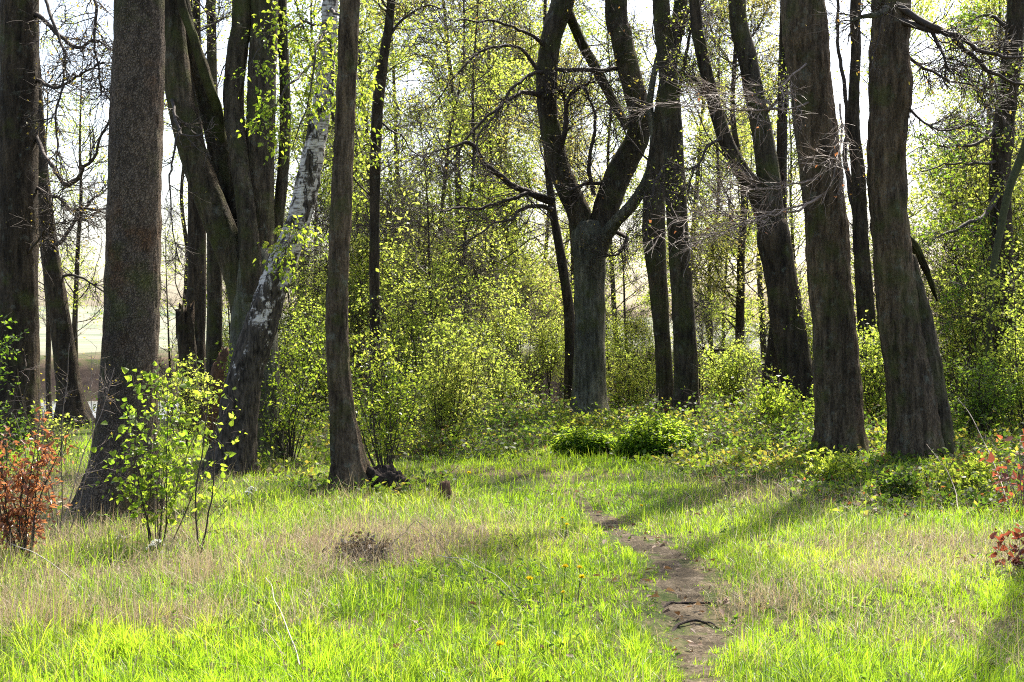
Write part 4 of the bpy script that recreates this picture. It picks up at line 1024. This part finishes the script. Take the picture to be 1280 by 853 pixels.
def build_brush():
    rng = np.random.default_rng(15)
    n = 36000
    x, y = scatter(n, 11.8, 34, rng, .75)
    br = brush(x, y)
    dens = .5 + .5 * vnoise(x * .6, y * .6, seed=101)
    m = rng.uniform(0, 1, n) < br * (.35 + .65 * dens) * np.where(x < -2.6, .35, 1) * np.where((x / y < -.19) & (y > 15), .12, 1)
    x, y, dens = x[m], y[m], dens[m]
    B = len(x)
    st = np.stack([x, y, ground(x, y) - .02], 1)
    a = rng.uniform(0, 2 * np.pi, B)
    d = np.stack([np.cos(a), np.sin(a), rng.uniform(.5, 1.6, B)], 1)
    edge_low = (.42 + .20 * (vnoise(x * 1.7, y * 1.7, seed=104) > .1) + .45 * sstep(0, 3.0, y - 17.5)) * np.where((x < -1) & (y < 18), .6, 1)
    ln = rng.uniform(.3, 1.15, B) * (.5 + .8 * dens) * edge_low * (1 + .35 * sstep(21, 25, y)) * np.where(x > 2.6, .9, 1) * (1 - .78 * np.exp(-((x / y - .055) / .045) ** 2) * (y < 29)) * (1 - .62 * np.exp(-((x / y - .258) / .055) ** 4) * (y < 18.6))
    P = grow(st, d, ln, 8, rng, .12, -.16)
    gz = ground(P[..., 0], P[..., 1]); P[..., 2] = np.maximum(P[..., 2], gz + .01)
    mb = MB(); tubes(mb, P, np.full(B, .0032), np.full(B, .0016), 3, rng.uniform(0, 1, B))
    tag(link('bramble_canes', mb.mesh('bramble_canes'), M['cane']), 'tangle of thin bramble canes along the edge of the wood', 'brambles', kind='stuff')
    pos, dr, ix, t = spawn(P, 10, rng, .1, 1., 1.1, .25, .5)
    pos = pos + rng.normal(0, .02, pos.shape)
    sz = .068 * rng.uniform(.45, 1.25, len(pos)) * (.8 + y[ix] / 90)
    c = np.clip(.55 + .38 * vnoise(pos[:, 0] * .9, pos[:, 1] * .9, seed=111) + rng.normal(0, .22, len(pos)), 0, .95)
    red = (pos[:, 0] > 2.3) & (pos[:, 1] < 18.5) & (rng.uniform(0, 1, len(pos)) < .045); c[red] = 1; sz[red] *= .75
    lf = MB(); leaves(lf, pos, dr, sz, rng, 'far', .9, c, .66)
    tag(link('undergrowth', lf.mesh('undergrowth'), LEAF['bramble']), 'low bramble and woodland leaves covering the floor under the trees', 'undergrowth', kind='stuff')
    # fallen leaves
    x, y = scatter(9000, 6.0, 26, rng, .8)
    dry = dryness(x, y); br = brush(x, y); pd, _ = path_dist(x, y)
    m = rng.uniform(0, 1, len(x)) < .12 + .45 * (pd < 1.3) + .5 * br + .35 * dry ** 2 + .25 * (x < -2.6)
    x, y = x[m], y[m]
    pos = np.stack([x, y, ground(x, y) + rng.uniform(.005, .05, len(x))], 1)
    a = rng.uniform(0, 2 * np.pi, len(x))
    lf = MB(); leaves(lf, pos, np.stack([np.cos(a), np.sin(a), rng.normal(0, .25, len(x))], 1), rng.uniform(.03, .065, len(x)), rng, 'near', 1.2, rng.uniform(0, 1, len(x)) ** 1.5, .6)
    m_ = leaf_mat('fallen_leaf', [(0, (.09, .055, .03)), (.6, (.20, .12, .07)), (1, (.38, .28, .19))], [(0, (.1, .05, .02)), (1, (.3, .18, .08))], .25, .6)
    tag(link('fallen_leaves', lf.mesh('fallen_leaves'), m_), 'dry brown fallen leaves scattered on the ground', 'fallen leaves', kind='stuff')
build_grass()
build_brush()

# ------------------------------------------------------------------ small things
def gp(px, py, up=0.0):
    p = gpx(px, py)
    return np.array([p[0], p[1], float(ground(p[0], p[1])) + up])

def stick(name, label, pts, rad, mat, cat, seed, sides=8, twigs_=0, group=None):
    """pts: (px, py of the ground below, height over the ground)"""
    A = np.array([gp(*p) for p in pts])
    C = catmull(A, max(16, len(A) * 8))
    rng = np.random.default_rng(seed)
    C = C + np.stack([vnoise(np.linspace(0, 6, len(C)), np.full(len(C), k * 7.), seed=seed) for k in range(3)], 1) * .012
    base = C[0].copy()
    r = np.linspace(rad, rad * .45, len(C))
    mb = MB(); tube(mb, C, r, sides, .15, 0, 0, seed)
    if twigs_:
        pos, dr, ix, t = spawn(C[None], twigs_, rng, .2, 1., .8, .2)
        P = grow(pos, dr, rng.uniform(.08, .22, len(pos)), 6, rng, .15, 0)
        tubes(mb, P, np.full(len(P), rad * .4), np.full(len(P), rad * .15), 4)
    o = link(name, mb.mesh(name, off=base), M[mat], None, base)
    return tag(o, label, cat, group)

stick('dead_stalk', 'pale grey dead stalk slanting out of the foreground grass', [(376, 856, .05), (352, 800, .10), (334, 765, .16)], .004, 'wood', 'stalk', 1)
stick('dead_twig', 'bent dark brown twig arching over the dry grass patch', [(476, 706, .05), (500, 700, .14), (522, 694, .23)], .004, 'twig', 'twig', 2)
stick('dead_twig', 'long thin brown twig sloping down right from the dry grass patch', [(524, 694, .22), (550, 716, .16), (580, 742, .10), (600, 752, .04)], .003, 'twig', 'twig', 3, twigs_=4)
stick('dead_branch', 'pale dead branch with side twigs lying across the bright grass', [(545, 720, .10), (580, 732, .12), (620, 752, .10), (650, 775, .05)], .003, 'wood', 'branch', 4, twigs_=5)
stick('dead_branch', 'pale straight dead stems lying low at the left edge of the grass', [(-10, 700, .15), (45, 730, .16), (90, 745, .08), (120, 760, .02)], .004, 'wood', 'branch', 5, twigs_=3)
stick('driftwood_stick', 'short bleached piece of wood on the ground between the rusty shrub and the sapling', [(139, 681, .03), (150, 680, .05), (163, 678, .05)], .020, 'wood', 'stick', 6)
stick('dead_branch', 'thin pale branch poking up before the mossy buttress of the bulging trunk', [(1200, 640, .02), (1190, 628, .25), (1160, 615, .55)], .006, 'twig_pale', 'branch', 7, twigs_=4)
stick('dead_branch', 'bare pale twig rising beside the copper twig at the right edge', [(1262, 640, .05), (1245, 630, .40), (1215, 620, .85), (1196, 616, 1.05)], .007, 'twig_pale', 'branch', 8, twigs_=6)
stick('tree_root', 'dark root crossing the near end of the path, higher of the two', [(826, 768, -.02), (850, 763, -.004), (880, 764, -.004), (900, 762, -.02)], .011, 'rot', 'root', 9)
stick('tree_root', 'dark curved root across the near end of the path, nearer the bottom of the picture', [(832, 800, -.02), (850, 786, -.004), (880, 782, -.002), (905, 790, -.02)], .012, 'rot', 'root', 10)
stick('fallen_branch', 'dark arching dead branch left of the forked trunk, bowing down to the brambles', [(690, 512, .10), (668, 500, .75), (640, 492, 1.55), (606, 490, 2.2), (560, 490, 2.5)], .05, 'rot', 'branch', 11, twigs_=10)
stick('fallen_branch', 'dark dead branch leaning into the brambles, thicker end low beside the forked trunk', [(712, 515, .15), (690, 505, .45), (662, 498, .80), (640, 494, 1.5), (628, 492, 2.3)], .06, 'rot', 'branch', 12, twigs_=8)
stick('fallen_branch', 'low curved dead branch left of the V-forked tree, sagging towards the pair of trunks', [(1000, 530, .5), (965, 522, 1.1), (920, 518, 1.55), (872, 515, 1.6)], .05, 'rot', 'branch', 13, twigs_=8)
stick('fallen_branch', 'thin dead branch hanging across the gap right of the mossy pair of trunks', [(880, 520, 1.55), (905, 516, 1.0), (925, 512, .5), (945, 510, .2)], .03, 'rot', 'branch', 14, twigs_=6)

def lump(name, label, px, py, rx, ry, h, mat, cat, seed, jag=0):
    b = gp(px, py)
    n, k = (72, 36) if jag else (28, 14)
    u = np.linspace(0, 2 * np.pi, n, endpoint=False); v = np.linspace(0, 1, k)
    U, V = np.meshgrid(u, v)
    rr = np.cos(V * np.pi / 2) ** .7
    X = np.cos(U) * rr; Y = np.sin(U) * rr; Z = np.sin(V * np.pi / 2)
    f = 1 + .22 * fbm(X * 2.3, Y * 2.3, Z * 2.3, seed=seed)
    if jag: f = f * (1 + jag * fbm(X * 6, Y * 6, Z * 6, seed=seed + 1) + .8 * jag * np.abs(vnoise(U * 3.2, Z * 1.5, seed=seed + 2)))
    P = np.stack([X * rx * f, Y * ry * f, Z * h * f - .03], -1).reshape(-1, 3)
    i = np.arange(k - 1)[:, None] * n; j = np.arange(n)[None]; j2 = (j + 1) % n
    q = np.stack([i + j, i + j2, i + n + j2, i + n + j], -1).reshape(-1, 4)
    mb = MB(); mb.add(P, q)
    return tag(link(name, mb.mesh(name), M[mat], None, b), label, cat)

def stump(name, label, px, Y, pts, mat, seed, torn=.35, cat='stump', lump_=.3):
    T = px_path(pts, Y, step=.04)
    base = np.array([T[0, 0], T[0, 1], float(ground(T[0, 0], T[0, 1]))])
    T[0, 2] = min(T[0, 2], base[2] - .05)
    mb = MB(); tube(mb, T[:, :3], T[:, 3], 36, lump_, .02, .4, seed, cap=True)
    v = mb.v[0]; rng = np.random.default_rng(seed)
    top = sstep(.75, 1., (v[:, 2] - v[:, 2].min()) / (np.ptp(v[:, 2])))
    v[:, 2] += top * torn * T[-1, 3] * 4 * vnoise(v[:, 0] * 30, v[:, 1] * 30, seed=seed)
    root = empty(name, base, label, cat)
    link('body', mb.mesh('body', off=base), M[mat], root)
    return root, base
stump('broken_stump', 'tall broken stump with a torn rusty top left of the many-stemmed tree', 235, 24, [(238, 540, 30), (236, 480, 26), (233, 420, 25), (232, 398, 26)], 'ridge_dark', 72, .5)
r_, b_ = stump('broken_stump', 'leaning splintered stump with red-brown wood between the shaded trunk and the birch', 285, 22, [(268, 520, 30), (270, 480, 24), (275, 456, 18), (284, 440, 10)], 'rust_wood', 73, .8)
lump('rotten_stump', 'low black rotten stump against the foot of the straight brown trunk', 478, 611, .25, .2, .25, 'rot', 'stump', 71, .32)
lump('small_stump', 'small red-brown stump in the grass near the elder bush', 556, 622, .075, .06, .22, 'rust_wood', 'stump', 74)
lump('stone', 'dark small stone on the grass right of the path bend', 862, 681, .05, .04, .03, 'rot', 'stone', 75)
lump('stone', 'dark flat stone further right of the two by the path bend', 872, 679, .04, .03, .02, 'rot', 'stone', 76)
lump('molehill', 'dark earthy hummock in the middle of the dry grass patch', 456, 706, .17, .20, .10, 'rot', 'molehill', 77)

shrub('dead_weed', 'dark tangled clump of dead weed on the hummock in the dry grass patch', 455, 10.25, .20, 1.5, 26, 'dead', 78, leaf=1, size=.035, n2=6, n3=3, len2=.10, len3=.06, r=.003, shape='near', cat='weed', loc=(gpx(455, 705)[0], gpx(455, 705)[1]))

def dandelion(label, px, py, h, s, seed):
    rng = np.random.default_rng(seed)
    b = gp(px, py + 10)
    root = empty('dandelion', b, label, 'dandelion', 'dandelions in the grass')
    P = grow(np.zeros((1, 3)), np.array([[.1, .05, 1.]]), np.array([h]), 8, rng, .05, 0)
    mb = MB(); tubes(mb, P, np.array([.0028]), np.array([.0022]), 6)
    link('stem', mb.mesh('stem'), M['twig_green'], root)
    lf = MB()
    n = 70
    a = rng.uniform(0, 2 * np.pi, n); el = rng.uniform(.05, 1.2, n)
    d = np.stack([np.cos(a) * np.cos(el), np.sin(a) * np.cos(el), np.sin(el)], 1)
    leaves(lf, np.repeat(P[0, -1][None], n, 0), d, np.full(n, s) * rng.uniform(.8, 1.1, n), rng, 'far', .4, None, .32)
    link('flower_head', lf.mesh('flower_head'), LEAF['petal'], root)
for k, (px, py, h, s, lab) in enumerate([
    (704, 746, .17, .024, 'yellow dandelion left of the shaded dip beside the path, uppermost of its little group'),
    (723, 745, .16, .022, 'yellow dandelion at the right of the little group beside the path'),
    (722, 756, .15, .026, 'yellow dandelion at the bottom of the little group beside the path'),
    (661, 764, .17, .026, 'lone yellow dandelion in the bright grass left of the little group'),
    (621, 846, .15, .026, 'yellow dandelion at the bottom edge in the bright grass'),
    (705, 678, .16, .020, 'yellow dandelion in the grass left of the upper path, nearer the camera of two'),
    (703, 668, .16, .018, 'yellow dandelion in the grass left of the upper path, the farther of two'),
    (700, 770, .12, .014, 'half-closed dandelion below the little group beside the path'),
    (582, 604, .22, .03, 'yellow flower beside the small red-brown stump'),
    (803, 640, .14, .02, 'tiny yellow dandelion right of the far end of the path')]):
    dandelion(lab, px, py, h, s, 300 + k)

def umbel(label, px, py, h, seed):
    rng = np.random.default_rng(seed)
    b = gp(px, py)
    root = empty('umbel_flower', b, label, 'wild flower', 'white umbels in the grass')
    P = grow(np.zeros((2, 3)), np.array([[.1, .05, 1.], [-.15, .1, 1]]), np.array([h, h * .8]), 8, rng, .05, 0)
    pos = np.repeat(P[:, -1], 14, 0); d = nrm(rng.normal(0, .5, (28, 3)) + np.array([0, 0, 1.]))
    Q = grow(pos, d, np.full(28, .05), 4, rng, .05, 0)
    mb = MB(); tubes(mb, P, np.full(2, .003), np.full(2, .002), 5); tubes(mb, Q, np.full(28, .001), np.full(28, .001), 3)
    link('stem', mb.mesh('stem'), M['twig_green'], root)
    lf = MB(); pos = np.repeat(Q[:, -1], 6, 0)
    leaves(lf, pos, rng.normal(0, 1, (len(pos), 3)) + np.array([0, 0, .4]), np.full(len(pos), .012), rng, 'far', 1, None, .8)
    if 'white' not in LEAF: LEAF['white'] = leaf_mat('white_petal', [(0, (.6, .62, .5)), (1, (.8, .8, .75))], [(0, (.6, .62, .5)), (1, (.8, .8, .75))], .3)
    link('flower_head', lf.mesh('flower_head'), LEAF['white'], root)
umbel('white umbel flower at the foot of the slender sapling', 194, 712, .14, 401)
umbel('pale umbel flower in the grass below the birch', 312, 640, .20, 402)

# ------------------------------------------------------------------ light, sky, camera
W = bpy.data.worlds.new('World'); SC.world = W; W.use_nodes = True
nt = W.node_tree; nt.nodes.clear()
sky = nt.nodes.new('ShaderNodeTexSky'); sky.sky_type = 'NISHITA'; sky.sun_disc = False
sky.sun_elevation = SUN_EL; sky.sun_rotation = SUN_AZ; sky.air_density = 1.0; sky.dust_density = 4.0; sky.ozone_density = 1.0; sky.altitude = 100
bg = nt.nodes.new('ShaderNodeBackground'); bg.inputs['Strength'].default_value = .14
wo = nt.nodes.new('ShaderNodeOutputWorld')
nt.links.new(sky.outputs[0], bg.inputs['Color']); nt.links.new(bg.outputs[0], wo.inputs['Surface'])
L = bpy.data.lights.new('sun', 'SUN'); L.energy = 5.0; L.angle = R(.55); L.color = (1, .93, .82)
so = bpy.data.objects.new('sun', L); COL.objects.link(so)
from mathutils import Vector
d = Vector((math.sin(SUN_AZ) * math.cos(SUN_EL), math.cos(SUN_AZ) * math.cos(SUN_EL), math.sin(SUN_EL)))
so.rotation_euler = (-d).to_track_quat('-Z', 'Y').to_euler()
so.location = d * 60

cam = bpy.data.cameras.new('camera'); cam.sensor_width = 36; cam.lens = 50; cam.clip_start = .1; cam.clip_end = 6000
co_ = bpy.data.objects.new('camera', cam); COL.objects.link(co_)
co_.location = (0, 0, EYE); co_.rotation_euler = (R(90), 0, 0)
SC.camera = co_
vs = SC.view_settings; vs.view_transform = 'Standard'; vs.look = 'None'; vs.exposure = 1.42; vs.gamma = 1; vs.use_curve_mapping = False
SC.cycles.max_bounces = 12; SC.cycles.diffuse_bounces = 4; SC.cycles.transmission_bounces = 10; SC.cycles.glossy_bounces = 2
SC.cycles.caustics_reflective = False; SC.cycles.caustics_refractive = False
SC.cycles.sample_clamp_indirect = 6
SC.cycles.use_denoising = False
SC.cycles.pixel_filter_type = 'BLACKMAN_HARRIS'; SC.cycles.filter_width = 1.1

# ------------------------------------------------------------------ the air
def build_haze():
    import bmesh
    bm = bmesh.new(); bmesh.ops.create_cube(bm, size=1)
    lo = np.array([-2600., -90., -4.]); hi_ = np.array([2600., 3600., 80.])
    for v in bm.verts: v.co = [float(lo[k] + (v.co[k] + .5) * (hi_[k] - lo[k])) for k in range(3)]
    me = bpy.data.meshes.new('haze'); bm.to_mesh(me); bm.free()
    m, nt, out = new_mat('pale_air')
    pv = nt.nodes.new('ShaderNodeVolumePrincipled'); pv.inputs['Density'].default_value = HAZE; pv.inputs['Color'].default_value = (.92, .95, 1, 1); pv.inputs['Anisotropy'].default_value = .35
    nt.links.new(pv.outputs[0], out.inputs['Volume'])
    tag(link('haze', me, m), 'thin pale spring haze between the far trees and the hills', 'haze', kind='stuff')
HAZE = 0
if HAZE: build_haze()
SC.cycles.volume_bounces = 0
